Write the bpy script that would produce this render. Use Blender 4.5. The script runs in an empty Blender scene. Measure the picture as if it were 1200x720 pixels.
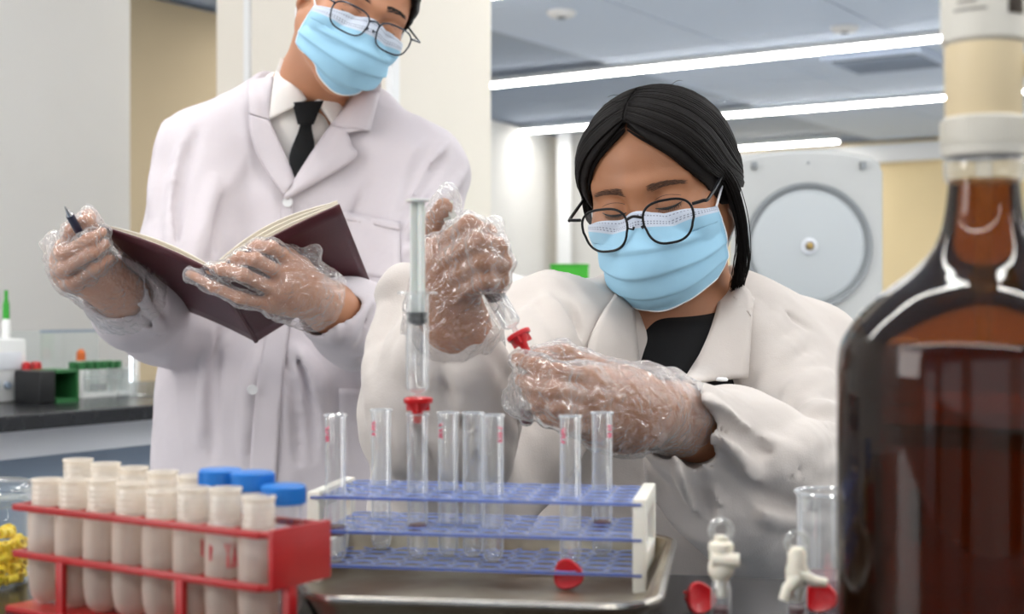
import bpy, bmesh, math, random
import numpy as np
from mathutils import Vector, Matrix
from mathutils.bvhtree import BVHTree

random.seed(7)
scene = bpy.context.scene
COL = scene.collection

# ---------------------------------------------------------------- camera
CAM_Z = 1.10
FOC = 1667.0                       # focal length in pixels of the 1200 px wide frame
cam_data = bpy.data.cameras.new('camera')
cam_data.sensor_width = 36.0
cam_data.lens = FOC * 36.0 / 1200.0
cam_data.dof.use_dof = True
cam_data.dof.focus_distance = 1.40
cam_data.dof.aperture_fstop = 7.0
cam_data.clip_start = 0.05
cam = bpy.data.objects.new('camera', cam_data)
COL.objects.link(cam)
cam.location = (0, 0, CAM_Z)
cam.rotation_euler = (math.pi / 2, 0, 0)
scene.camera = cam

# ---------------------------------------------------------------- world, exposure
world = bpy.data.worlds.new('world')
scene.world = world
world.use_nodes = True
bgn = world.node_tree.nodes['Background']
bgn.inputs['Color'].default_value = (0.93, 0.95, 1.0, 1)
bgn.inputs['Strength'].default_value = 1.6
scene.view_settings.view_transform = 'Standard'
scene.view_settings.look = 'None'
scene.view_settings.gamma = 1.0
scene.view_settings.use_curve_mapping = False
scene.view_settings.exposure = -0.10
STRIP_POWER = 36.0                 # emission of the ceiling light strips

scene.cycles.use_denoising = True
scene.cycles.max_bounces = 10
scene.cycles.transparent_max_bounces = 24
scene.cycles.caustics_reflective = False
scene.cycles.caustics_refractive = False
scene.cycles.sample_clamp_indirect = 6.0


def area_light(name, loc, target, sx, sy, power, color=(1, 1, 1)):
    l = bpy.data.lights.new(name, 'AREA')
    l.shape = 'RECTANGLE'
    l.size, l.size_y, l.energy, l.color = sx, sy, power, color
    o = bpy.data.objects.new(name, l)
    COL.objects.link(o)
    o.location = loc
    o.rotation_euler = (Vector(target) - Vector(loc)).to_track_quat('-Z', 'Y').to_euler()
    return o


# area lamp added by the windowless left wall for assumed daylight, out of view
area_light('added_daylight_lamp', (-3.26, .33, 1.75), (0.0, 1.3, 1.2), 2.0, 1.4, 70, (1.0, 0.98, 0.96))

# ---------------------------------------------------------------- helpers
def P(px, py, d):
    """pixel of the 1200x720 frame at distance d along +Y -> world point"""
    return np.array([(px - 600.0) * d / FOC, d, CAM_Z + (360.0 - py) * d / FOC])


def lin(c):
    if isinstance(c, str):
        c = c.lstrip('#')
        c = [int(c[i:i + 2], 16) / 255 for i in (0, 2, 4)]
        return tuple(x / 12.92 if x <= .04045 else ((x + .055) / 1.055) ** 2.4 for x in c)
    return tuple(c)


MATS = {}


def mat(name, color, rough=.6, metal=0., bump=0., bscale=200., var=0., vscale=8., vcolor=None, spec=.5,
        sss=0., trans=0., alpha=1., emit=0., coat=0., sheen=0., bump2=0., b2scale=20., stretch=(1, 1, 1), ior=1.45):
    if name in MATS:
        return MATS[name]
    m = bpy.data.materials.new(name)
    MATS[name] = m
    m.use_nodes = True
    nt = m.node_tree
    b = nt.nodes['Principled BSDF']
    c = lin(color)
    b.inputs['Base Color'].default_value = (*c, 1)
    b.inputs['Roughness'].default_value = rough
    b.inputs['Metallic'].default_value = metal
    b.inputs['Specular IOR Level'].default_value = spec
    b.inputs['IOR'].default_value = ior
    if sss:
        b.inputs['Subsurface Weight'].default_value = sss
        b.inputs['Subsurface Radius'].default_value = (.010, .004, .002)
        b.inputs['Subsurface Scale'].default_value = .6
    if trans:
        b.inputs['Transmission Weight'].default_value = trans
    if alpha < 1:
        b.inputs['Alpha'].default_value = alpha
    if coat:
        b.inputs['Coat Weight'].default_value = coat
    if sheen:
        b.inputs['Sheen Weight'].default_value = sheen
    if emit:
        b.inputs['Emission Color'].default_value = (*c, 1)
        b.inputs['Emission Strength'].default_value = emit
    tc = nt.nodes.new('ShaderNodeTexCoord')
    mp = nt.nodes.new('ShaderNodeMapping')
    mp.inputs['Scale'].default_value = stretch
    nt.links.new(tc.outputs['Object'], mp.inputs['Vector'])
    if var:
        n = nt.nodes.new('ShaderNodeTexNoise')
        n.inputs['Scale'].default_value = vscale
        n.inputs['Detail'].default_value = 4
        nt.links.new(mp.outputs['Vector'], n.inputs['Vector'])
        r = nt.nodes.new('ShaderNodeValToRGB')
        c2 = lin(vcolor) if vcolor else tuple(x * (1 - var) for x in c)
        r.color_ramp.elements[0].position = .35
        r.color_ramp.elements[1].position = .65
        r.color_ramp.elements[0].color = (*c, 1)
        r.color_ramp.elements[1].color = (*[a * (1 - var) + q * var for a, q in zip(c, c2)], 1) if vcolor else (*c2, 1)
        nt.links.new(n.outputs['Fac'], r.inputs['Fac'])
        nt.links.new(r.outputs['Color'], b.inputs['Base Color'])
    prev = None
    for amt, sc_, det in ((bump2, b2scale, 3), (bump, bscale, 2)):
        if amt:
            n = nt.nodes.new('ShaderNodeTexNoise')
            n.inputs['Scale'].default_value = sc_
            n.inputs['Detail'].default_value = det
            nt.links.new(mp.outputs['Vector'], n.inputs['Vector'])
            bp = nt.nodes.new('ShaderNodeBump')
            bp.inputs['Strength'].default_value = amt
            bp.inputs['Distance'].default_value = .02 if sc_ < 60 else .003
            nt.links.new(n.outputs['Fac'], bp.inputs['Height'])
            if prev:
                nt.links.new(prev.outputs['Normal'], bp.inputs['Normal'])
            prev = bp
    if prev:
        nt.links.new(prev.outputs['Normal'], b.inputs['Normal'])
    return m


def film_mat(name, tint, base, edge, power=2.5, rough=.08, bump=0., bscale=60., white=(1, 1, 1), wfac=.5, ior_gloss=1.0):
    """thin clear sheet: transparent in the middle, glossy / milky at grazing angles"""
    if name in MATS:
        return MATS[name]
    m = bpy.data.materials.new(name)
    MATS[name] = m
    m.use_nodes = True
    nt = m.node_tree
    nt.nodes.clear()
    N = nt.nodes.new
    out = N('ShaderNodeOutputMaterial')
    tr = N('ShaderNodeBsdfTransparent')
    tr.inputs['Color'].default_value = (*tint, 1)
    gl = N('ShaderNodeBsdfGlossy')
    gl.inputs['Roughness'].default_value = rough
    gl.inputs['Color'].default_value = (ior_gloss, ior_gloss, ior_gloss, 1)
    df = N('ShaderNodeBsdfDiffuse')
    df.inputs['Color'].default_value = (*white, 1)
    tl = N('ShaderNodeBsdfTranslucent')
    tl.inputs['Color'].default_value = (*white, 1)
    md = N('ShaderNodeMixShader')
    md.inputs[0].default_value = .5
    nt.links.new(df.outputs[0], md.inputs[1])
    nt.links.new(tl.outputs[0], md.inputs[2])
    mg = N('ShaderNodeMixShader')
    mg.inputs[0].default_value = wfac
    nt.links.new(gl.outputs[0], mg.inputs[1])
    nt.links.new(md.outputs[0], mg.inputs[2])
    lw = N('ShaderNodeLayerWeight')
    lw.inputs['Blend'].default_value = .5
    pw = N('ShaderNodeMath')
    pw.operation = 'POWER'
    pw.inputs[1].default_value = power
    nt.links.new(lw.outputs['Facing'], pw.inputs[0])
    ma = N('ShaderNodeMath')
    ma.operation = 'MULTIPLY_ADD'
    ma.inputs[1].default_value = edge
    ma.inputs[2].default_value = base
    ma.use_clamp = True
    nt.links.new(pw.outputs[0], ma.inputs[0])
    mx = N('ShaderNodeMixShader')
    nt.links.new(ma.outputs[0], mx.inputs[0])
    nt.links.new(tr.outputs[0], mx.inputs[1])
    nt.links.new(mg.outputs[0], mx.inputs[2])
    nt.links.new(mx.outputs[0], out.inputs['Surface'])
    if bump:
        tc = N('ShaderNodeTexCoord')
        nz = N('ShaderNodeTexNoise')
        nz.inputs['Scale'].default_value = bscale
        nz.inputs['Detail'].default_value = 2
        nz.inputs['Distortion'].default_value = 1.2
        nt.links.new(tc.outputs['Object'], nz.inputs['Vector'])
        bp = N('ShaderNodeBump')
        bp.inputs['Strength'].default_value = bump
        bp.inputs['Distance'].default_value = .006
        nt.links.new(nz.outputs['Fac'], bp.inputs['Height'])
        for s in (gl, df, lw):
            nt.links.new(bp.outputs['Normal'], s.inputs['Normal'])
    return m


WORLD_BUILT = set()                # names of empties whose parts are given in world coordinates


def link(o, parent=None):
    COL.objects.link(o)
    if parent is not None:
        o.parent = parent
        if parent.name in WORLD_BUILT:
            o.matrix_parent_inverse = Matrix.Translation(-Vector(parent.location))
    return o


def mesh_obj(name, V, F, m, parent=None, smooth=True, uv=None):
    me = bpy.data.meshes.new(name)
    V = np.asarray(V, dtype=np.float32)
    if isinstance(F, np.ndarray):
        n, k = F.shape
        me.vertices.add(len(V))
        me.vertices.foreach_set('co', V.ravel())
        me.loops.add(n * k)
        me.loops.foreach_set('vertex_index', F.astype(np.int32).ravel())
        me.polygons.add(n)
        me.polygons.foreach_set('loop_start', np.arange(0, n * k, k, dtype=np.int32))
        me.polygons.foreach_set('loop_total', np.full(n, k, dtype=np.int32))
        me.update(calc_edges=True)
    else:
        me.from_pydata(V.tolist(), [], F)
    me.validate()
    if smooth:
        me.polygons.foreach_set('use_smooth', np.ones(len(me.polygons), dtype=bool))
    if uv is not None:
        l = me.uv_layers.new(name='uv')
        li = np.zeros(len(me.loops), dtype=np.int32)
        me.loops.foreach_get('vertex_index', li)
        l.data.foreach_set('uv', np.asarray(uv, dtype=np.float32)[li].ravel())
    me.materials.append(m)
    o = bpy.data.objects.new(name, me)
    return link(o, parent)


def tag(o, label=None, cat=None, group=None, kind=None):
    if label: o['label'] = label
    if cat: o['category'] = cat
    if group: o['group'] = group
    if kind: o['kind'] = kind
    return o


def empty(name, loc, label, cat, group=None, rz=0.):
    o = bpy.data.objects.new(name, None)
    o.empty_display_size = .05
    COL.objects.link(o)
    o.location = loc
    o.rotation_euler = (0, 0, rz)
    return tag(o, label, cat, group)


def root(name, loc, label, cat, group=None):
    o = empty(name, loc, label, cat, group)
    WORLD_BUILT.add(o.name)
    return o


def copy_tree(o, parent=None):
    c = o.copy()
    COL.objects.link(c)
    if parent is not None:
        c.parent = parent
    for ch in list(o.children):
        copy_tree(ch, c)
    return c


def rotm(rx=0, ry=0, rz=0):
    return np.array((Matrix.Rotation(rz, 3, 'Z') @ Matrix.Rotation(rx, 3, 'X') @ Matrix.Rotation(ry, 3, 'Y')))


def frame_from(axis):
    """3x3 whose columns are (x, y, axis)"""
    z = np.array(axis, dtype=float)
    z = z / np.linalg.norm(z)
    a = np.array([0, 1, 0.]) if abs(z[1]) < .9 else np.array([1., 0, 0])
    x = np.cross(a, z); x = x / np.linalg.norm(x)
    return np.stack([x, np.cross(z, x), z], 1)


class MB:
    """collects simple solids into one mesh"""
    def __init__(s):
        s.V, s.F = [], []

    def add(s, V, F, M=None, t=None):
        b = len(s.V)
        for v in V:
            v = np.asarray(v, float)
            if M is not None: v = M @ v
            if t is not None: v = v + t
            s.V.append(tuple(v))
        s.F += [tuple(i + b for i in f) for f in F]
        return s

    def box(s, c, size, M=None, bev=0.):
        x, y, z = [q / 2 for q in size]
        bm = bmesh.new()
        bmesh.ops.create_cube(bm, size=1)
        bmesh.ops.scale(bm, vec=size, verts=bm.verts)
        if bev:
            bmesh.ops.bevel(bm, geom=bm.edges[:], offset=bev, segments=2, profile=.6, affect='EDGES')
        bm.verts.index_update()
        s.add([v.co for v in bm.verts], [[v.index for v in f.verts] for f in bm.faces], M, np.asarray(c, float))
        bm.free()
        return s

    def lathe(s, prof, seg=32, M=None, t=None, cap0=True, cap1=True, lobes=None):
        """prof: list of (r, z)"""
        V, F = [], []
        for r, z in prof:
            for i in range(seg):
                a = 2 * math.pi * i / seg
                rr = r * (lobes(a, z) if lobes else 1)
                V.append((rr * math.cos(a), rr * math.sin(a), z))
        for j in range(len(prof) - 1):
            for i in range(seg):
                k = (i + 1) % seg
                F.append((j * seg + i, j * seg + k, (j + 1) * seg + k, (j + 1) * seg + i))
        if cap0: F.append(tuple(reversed(range(seg))))
        if cap1: F.append(tuple((len(prof) - 1) * seg + i for i in range(seg)))
        return s.add(V, F, M, t)

    def cyl(s, a, b, r, seg=16, r2=None):
        a, b = np.asarray(a, float), np.asarray(b, float)
        L = np.linalg.norm(b - a)
        return s.lathe([(r, 0), (r if r2 is None else r2, L)], seg, frame_from(b - a), a)

    def tube(s, pts, r, seg=8, closed=False, flat=None):
        pts = [np.array(p, dtype=float) for p in pts]
        n = len(pts)
        V, F = [], []
        up = None
        for i, p in enumerate(pts):
            a = pts[(i - 1) % n] if (closed or i) else p
            b = pts[(i + 1) % n] if (closed or i < n - 1) else p
            t = np.array(b - a, dtype=float)
            t = t / (np.linalg.norm(t) + 1e-12)
            if up is None:
                up = frame_from(t)[:, 0]
            up = up - t * (up @ t)
            up = up / (np.linalg.norm(up) + 1e-12)
            w = np.cross(t, up)
            ri = r[i] if hasattr(r, '__len__') else r
            for k in range(seg):
                g = 2 * math.pi * k / seg
                V.append(p + ri * (math.cos(g) * up + math.sin(g) * w))
        m = n if closed else n - 1
        for i in range(m):
            j = (i + 1) % n
            for k in range(seg):
                l = (k + 1) % seg
                F.append((i * seg + k, i * seg + l, j * seg + l, j * seg + k))
        if not closed:
            F.append(tuple(reversed(range(seg))))
            F.append(tuple((n - 1) * seg + k for k in range(seg)))
        return s.add(V, F)

    def build(s, name, m, parent=None, smooth=True, origin=None, sharp=35):
        V = np.array(s.V)
        if origin is not None:
            V = V - np.asarray(origin)
        o = mesh_obj(name, V, s.F, m, parent, smooth)
        if origin is not None and parent is None:
            o.location = tuple(origin)
        if smooth and sharp:
            o.data.set_sharp_from_angle(angle=math.radians(sharp))
        return o


def catmull(pts, n):
    pts = np.asarray(pts, float)
    if len(pts) == 2:
        t = np.linspace(0, 1, n)[:, None]
        return pts[0] * (1 - t) + pts[1] * t
    Q = np.vstack([2 * pts[0] - pts[1], pts, 2 * pts[-1] - pts[-2]])
    m = len(pts) - 1
    out = []
    for u in np.linspace(0, m - 1e-9, n):
        i = int(u); f = u - i
        a, b, c, d = Q[i:i + 4]
        out.append(.5 * (2 * b + (c - a) * f + (2 * a - 5 * b + 4 * c - d) * f * f + (3 * b - a - 3 * c + d) * f ** 3))
    return np.array(out)


# ---------------------------------------------------------------- signed distance modelling
def bez_noise(Pt, scale, seed, n=7):
    rs = np.random.RandomState(seed)
    Q = Pt * scale
    w = np.zeros_like(Q)
    for i in range(3):
        d = rs.normal(size=3)
        w[..., i] = np.sin(Q @ d.astype(Q.dtype) + rs.rand() * 6)
    Q = Q + .6 * w
    s = 0
    for i in range(n):
        d = rs.normal(size=3)
        d = d / np.linalg.norm(d) * (0.7 + 1.1 * rs.rand())
        s = s + np.sin(Q @ d.astype(Q.dtype) + rs.rand() * 6.28)
    return s / math.sqrt(n)


class SDF:
    def __init__(s):
        s.p = []

    def rc(s, a, b, ra, rb=None, k=.02, op='u'):
        rb = ra if rb is None else rb
        a, b = np.asarray(a, float), np.asarray(b, float)
        r = max(ra, rb)
        lo, hi = np.minimum(a, b) - r, np.maximum(a, b) + r
        ba = b - a
        L = float(ba @ ba) + 1e-12

        def f(x, y, z):
            X, Y, Z = x - a[0], y - a[1], z - a[2]
            t = np.clip((X * ba[0] + Y * ba[1] + Z * ba[2]) / L, 0, 1)
            return np.sqrt((X - t * ba[0]) ** 2 + (Y - t * ba[1]) ** 2 + (Z - t * ba[2]) ** 2) - (ra + t * (rb - ra))
        s.p.append((f, lo, hi, k, op))
        return s

    def chain(s, pts, rs, k=.02, k2=None, op='u'):
        for i in range(len(pts) - 1):
            s.rc(pts[i], pts[i + 1], rs[i], rs[i + 1], k if i == 0 or k2 is None else k2, op)
        return s

    def ell(s, c, r, R=None, k=.02, op='u'):
        c, r = np.asarray(c, float), np.asarray(r, float)
        R = np.eye(3) if R is None else np.asarray(R)
        ext = np.sqrt(((R * r[None, :]) ** 2).sum(1))

        def f(x, y, z):
            X, Y, Z = x - c[0], y - c[1], z - c[2]
            q = [R[0, i] * X + R[1, i] * Y + R[2, i] * Z for i in range(3)]
            k0 = np.sqrt(sum((q[i] / r[i]) ** 2 for i in range(3)))
            k1 = np.sqrt(sum((q[i] / r[i] ** 2) ** 2 for i in range(3))) + 1e-9
            return np.where(k0 < .05, -r.min(), k0 * (k0 - 1) / k1)
        s.p.append((f, c - ext, c + ext, k, op))
        return s

    def box(s, c, half, R=None, rnd=.01, k=.02, op='u'):
        c, h = np.asarray(c, float), np.asarray(half, float)
        R = np.eye(3) if R is None else np.asarray(R)
        ext = np.abs(R) @ h

        def f(x, y, z):
            X, Y, Z = x - c[0], y - c[1], z - c[2]
            q = [np.abs(R[0, i] * X + R[1, i] * Y + R[2, i] * Z) - h[i] + rnd for i in range(3)]
            out = np.sqrt(sum(np.maximum(v, 0) ** 2 for v in q))
            return out + np.minimum(np.maximum(q[0], np.maximum(q[1], q[2])), 0) - rnd
        s.p.append((f, c - ext, c + ext, k, op))
        return s

    def fn(s, f, lo, hi, k=.01, op='u'):
        s.p.append((f, np.asarray(lo, float), np.asarray(hi, float), k, op))
        return s

    def bounds(s):
        U = [q for q in s.p if q[4] == 'u']
        return np.min([q[1] for q in U], 0), np.max([q[2] for q in U], 0)

    @staticmethod
    def mix(A, d, k, op):
        if op == 'u':
            h = np.maximum(k - np.abs(A - d), 0) / k
            return np.minimum(A, d) - h * h * k * .25
        d = -d
        h = np.maximum(k - np.abs(A - d), 0) / k
        return np.maximum(A, d) + h * h * k * .25

    def at(s, Q):
        Q = np.asarray(Q, float)
        A = np.full(Q.shape[:-1], 1.0)
        for f, lo, hi, k, op in s.p:
            A = s.mix(A, f(Q[..., 0], Q[..., 1], Q[..., 2]), k, op)
        return A

    def mesh(s, h, lo=None, hi=None, disp=None, smooth=1, band=.02, inflate=0.):
        blo, bhi = s.bounds()
        lo = blo - .012 if lo is None else np.asarray(lo, float)
        hi = bhi + .012 if hi is None else np.asarray(hi, float)
        n = np.ceil((hi - lo) / h).astype(int) + 1
        xs = [(lo[i] + h * np.arange(n[i])).astype(np.float32) for i in range(3)]
        A = np.full(n, 1.0, dtype=np.float32)
        for f, plo, phi, k, op in s.p:
            m = k + 4 * h + inflate
            i0 = np.clip(np.floor((plo - m - lo) / h).astype(int), 0, n)
            i1 = np.clip(np.ceil((phi + m - lo) / h).astype(int) + 1, 0, n)
            if (i1 <= i0).any():
                continue
            sl = tuple(slice(a, b) for a, b in zip(i0, i1))
            d = f(xs[0][sl[0]][:, None, None], xs[1][sl[1]][None, :, None], xs[2][sl[2]][None, None, :]).astype(np.float32)
            A[sl] = s.mix(A[sl], d, np.float32(k), op)
        if inflate:
            A -= np.float32(inflate)
        if disp is not None:
            ii = np.nonzero(np.abs(A) < band)
            Q = np.stack([xs[j][ii[j]] for j in range(3)], 1)
            A[ii] += disp(Q).astype(np.float32)
        V, F = surface_nets(A, lo, h)
        if smooth:
            V = laplacian(V, F, smooth)
        return V, F


def surface_nets(A, lo, h):
    ins = A < 0
    c = ins[:-1, :-1, :-1].astype(np.int8)
    c = c + ins[1:, :-1, :-1] + ins[:-1, 1:, :-1] + ins[:-1, :-1, 1:] + ins[1:, 1:, :-1] + ins[1:, :-1, 1:] + ins[:-1, 1:, 1:] + ins[1:, 1:, 1:]
    act = np.nonzero((c > 0) & (c < 8))
    N = len(act[0])
    idx = np.full(c.shape, -1, dtype=np.int32)
    idx[act] = np.arange(N)
    off = [(a, b, d) for a in (0, 1) for b in (0, 1) for d in (0, 1)]
    val = {o: A[act[0] + o[0], act[1] + o[1], act[2] + o[2]] for o in off}
    S = np.zeros((N, 3), dtype=np.float64)
    W = np.zeros(N)
    for o in off:
        for ax in range(3):
            if o[ax] == 0:
                q = list(o); q[ax] = 1; q = tuple(q)
                a, b = val[o], val[q]
                x = (a < 0) != (b < 0)
                t = np.where(x, a / np.where(x, a - b, 1), 0)
                for j in range(3):
                    S[:, j] += np.where(x, o[j] + (t if j == ax else 0), 0)
                W += x
    V = (np.stack(act, 1) + S / W[:, None]) * h + lo
    Fs = []
    for ax in range(3):
        sl0 = [slice(None)] * 3; sl1 = [slice(None)] * 3
        sl0[ax] = slice(0, -1); sl1[ax] = slice(1, None)
        a, b = ins[tuple(sl0)], ins[tuple(sl1)]
        e = np.nonzero(a != b)
        e = np.stack(e, 1)
        u, v = (ax + 1) % 3, (ax + 2) % 3
        ok = (e[:, u] > 0) & (e[:, v] > 0) & (e[:, u] < c.shape[u]) & (e[:, v] < c.shape[v]) & (e[:, ax] < c.shape[ax])
        e = e[ok]
        quad = []
        for du, dv in ((1, 1), (0, 1), (0, 0), (1, 0)):
            g = e.copy()
            g[:, u] -= du; g[:, v] -= dv
            quad.append(idx[g[:, 0], g[:, 1], g[:, 2]])
        Q = np.stack(quad, 1)
        flip = b[e[:, 0], e[:, 1], e[:, 2]]
        Q[flip] = Q[flip][:, ::-1]
        Fs.append(Q[(Q >= 0).all(1)])
    return V, np.concatenate(Fs)


def laplacian(V, F, it, lam=.5):
    E = np.concatenate([F[:, [0, 1]], F[:, [1, 2]], F[:, [2, 3]], F[:, [3, 0]]])
    n = len(V)
    deg = np.bincount(E[:, 0], minlength=n) + np.bincount(E[:, 1], minlength=n)
    for _ in range(it):
        N = np.zeros_like(V)
        for j in range(3):
            N[:, j] = np.bincount(E[:, 0], V[E[:, 1], j], n) + np.bincount(E[:, 1], V[E[:, 0], j], n)
        V = V * (1 - lam) + lam * N / np.maximum(deg, 1)[:, None]
    return V


def keep_faces(V, F, ok_vert):
    """drop faces with any vertex failing the test, and unused vertices"""
    F = F[ok_vert[F].all(1)]
    used = np.zeros(len(V), bool)
    used[F.ravel()] = True
    mp = np.cumsum(used) - 1
    return V[used], mp[F]


def join(parts):
    Vs, Fs, b = [], [], 0
    for V, F in parts:
        Vs.append(V); Fs.append(F + b); b += len(V)
    return np.concatenate(Vs), np.concatenate(Fs)


def bvh_of(V, F):
    return BVHTree.FromPolygons([tuple(v) for v in V], [tuple(f) for f in F.tolist()])


CAM = Vector((0, 0, CAM_Z))


def hit(bvh, px, py, default=None):
    d = Vector(P(px, py, 1.0)) - CAM
    loc, nor, i, t = bvh.ray_cast(CAM, d.normalized())
    if loc is None:
        return None
    return np.array(loc), np.array(nor)


def on_surface(bvh, px, py, off=0., guess=None):
    r = hit(bvh, px, py)
    if r is None:
        if guess is None:
            return None
        return P(px, py, guess)
    p, n = r
    to_cam = np.array(CAM) - p
    to_cam /= np.linalg.norm(to_cam)
    if n @ to_cam < 0: n = -n
    return p + to_cam * off


def loft(name, A, B, bvh, m, parent, offA=.003, offB=.006, thick=.003, nu=24, nv=8, guess=None, smooth_it=3, bulge=0., maxd=9.):
    """a sheet of cloth spanned between two outlines, resting on a surface"""
    pa, pb = catmull(A, nu), catmull(B, nu)
    G = np.zeros((nu, nv, 3))
    bad = np.zeros((nu, nv), bool)
    for i in range(nu):
        for j in range(nv):
            t = j / (nv - 1)
            q = pa[i] * (1 - t) + pb[i] * t
            o = offA * (1 - t) + offB * t + bulge * 4 * t * (1 - t)
            r = on_surface(bvh, q[0], q[1], o, guess)
            if r is not None and r[1] > maxd: r = P(q[0], q[1], guess)
            if r is None: bad[i, j] = True
            else: G[i, j] = r
    if bad.all():
        return None
    for _ in range(40):
        if not bad.any(): break
        for i, j in zip(*np.nonzero(bad)):
            nb = [G[a, b] for a, b in ((i - 1, j), (i + 1, j), (i, j - 1), (i, j + 1)) if 0 <= a < nu and 0 <= b < nv and not bad[a, b]]
            if nb:
                # continue along the pixel ray at the neighbour's depth
                t = j / (nv - 1)
                q = pa[i] * (1 - t) + pb[i] * t
                G[i, j] = P(q[0], q[1], np.mean(nb, 0)[1]); bad[i, j] = False
    for _ in range(smooth_it):
        D = G[..., 1].copy()
        if _ == 0:
            for _k in range(4):
                E = D.copy()
                E[1:-1] = (D[:-2] + D[1:-1] * 2 + D[2:]) / 4
                D = E
        S = D.copy()
        S[1:-1] = (D[:-2] + D[1:-1] * 2 + D[2:]) / 4
        S[:, 1:-1] = (S[:, :-2] + S[:, 1:-1] * 2 + S[:, 2:]) / 4
        S = np.minimum(S, D + .001)
        r = (S / G[..., 1])[..., None]
        G = (G - np.array(CAM)) * r + np.array(CAM)
    return sheet(name, G, m, parent, thick)


def sheet(name, G, m, parent, thick, uv=None, smooth=True):
    nu, nv = G.shape[:2]
    V = G.reshape(-1, 3)
    F = np.array([(i * nv + j, i * nv + j + 1, (i + 1) * nv + j + 1, (i + 1) * nv + j) for i in range(nu - 1) for j in range(nv - 1)])
    o = mesh_obj(name, V, F, m, parent, smooth, uv)
    if thick:
        md = o.modifiers.new('thick', 'SOLIDIFY')
        md.thickness = thick
        md.offset = 0
    return o

# ================================================================ the room
BZ = 0.905                         # top of the lab benches
CZ = 2.60                          # ceiling
U2 = np.array([-0.834, 0.552, 0.0])   # the two axes of the building
N2 = np.array([0.552, 0.834, 0.0])
RM = np.stack([-U2, N2, np.array([0, 0, 1.0])], 1)    # local x = right and nearer, y = right and away


def st(o):
    o['kind'] = 'structure'
    return o


m_ceil = mat('ceiling_panel', '#cfdcf0', .75)
m_ceil2 = mat('ceiling_panel_joint', '#a3b0c4', .8)
m_wallg = mat('wall_grey_white', '#e0deda', .8, var=.06, vscale=1.5)
m_wallb = mat('wall_beige', '#bba98b', .8, var=.08, vscale=1.2)
m_wallw = mat('wall_warm', '#ecd6a8', .8, var=.06, vscale=1.0)
m_pillar = mat('pillar_paint', '#e6dfd3', .75, var=.04, vscale=2)
m_pillar_b = mat('pillar_paint_shaded', '#cfc6b8', .75)  # pillar paint darkened for its shaded face; not applied
m_white = mat('white_paint', '#e8e8e8', .5)
m_floor = mat('floor_vinyl', '#b4b7b9', .35, var=.1, vscale=3)
m_light = mat('light_diffuser', '#fffdf8', .4, emit=STRIP_POWER)
m_lightfar = m_light
m_grille = mat('vent_grille', '#5c6470', .6)

b = MB().box((1.0, 6, -.05), (24, 26, .1)); st(b.build('floor', m_floor))


def wall(name, p, axis, L, h, t, m, z0=0.):
    """a wall slab starting at plan point p, running L along axis"""
    A = np.array([axis[0], axis[1], 0.]); A = A / np.linalg.norm(A)
    M = np.stack([A, np.array([-A[1], A[0], 0]), np.array([0, 0, 1.])], 1)
    o = MB().box((L / 2, 0, z0 + h / 2), (L, t, h), M=None).build(name, m, smooth=False)
    o.matrix_world = Matrix.Translation((p[0], p[1], 0)) @ Matrix(M.tolist()).to_4x4()
    return st(o)


# ceiling: slab plus metal panels with recessed joints
cl = st(MB().box((1.0, 6, CZ + .08), (24, 26, .1)).build('ceiling', m_ceil2))
PW, PL = 0.9, 1.5
pan = MB().box((0, 0, 0), (PW - .012, PL - .012, .03)).build('ceiling_panel', m_ceil, None, smooth=False)
pan_me = pan.data
bpy.data.objects.remove(pan)
cnt = 0
for i in range(-3, 9):
    for j in range(-2, 12):
        c = -U2 * (i * PW - 1.2) + N2 * (j * PL - .9)
        if abs(c[0]) > 5.5 or c[1] < -1.5 or c[1] > 14.2:
            continue
        o = bpy.data.objects.new('ceiling_panel', pan_me)
        link(o, cl)
        o.matrix_world = Matrix.Translation((c[0], c[1], CZ + .015)) @ Matrix(RM.tolist()).to_4x4()
        cnt += 1

# light strips, parallel, every 2.16 m
LAB = ['short white light strip nearest the rear wall, just above the centrifuge lid',
       'white ceiling light strip second from the top, ending behind the bottle neck',
       'long white ceiling light strip highest in the picture',
       None, None, None, None]  # rows out of view, assumed to repeat at the same spacing
for i, (n, s0, s1) in enumerate([(12.06, -.9, 7.5), (9.95, -4.5, 7.5), (7.74, -6, 7.5), (5.5, -5, 5), (3.35, -4.5, 4.5), (1.2, -4, 4), (-1.0, -4, 4)]):
    # n: distance along N2; s along U2 (left and away)
    if i == 0: s0, s1 = 4.53, 7.9
    if i == 1: s0, s1 = 1.0, 9.0
    if i == 2: s0, s1 = 0.4, 7.0
    mid = N2 * n + U2 * (s0 + s1) / 2
    L = s1 - s0
    r = empty('ceiling_light', (mid[0], mid[1], CZ - .03), LAB[i] or 'assumed ceiling light strip overhead, out of the picture', 'ceiling light', 'ceiling light strips')
    r.rotation_euler = (0, 0, math.atan2(U2[1], U2[0]))
    MB().box((0, 0, .012), (L, .11, .03)).build('housing', m_white, r, smooth=False)
    k = max(2, round(L / 2.4))
    for q in range(k):
        MB().box((-L / 2 + L * (q + .5) / k, 0, -.008), (L / k - .02, .085, .014)).build('diffuser', m_light, r, smooth=False)

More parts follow.
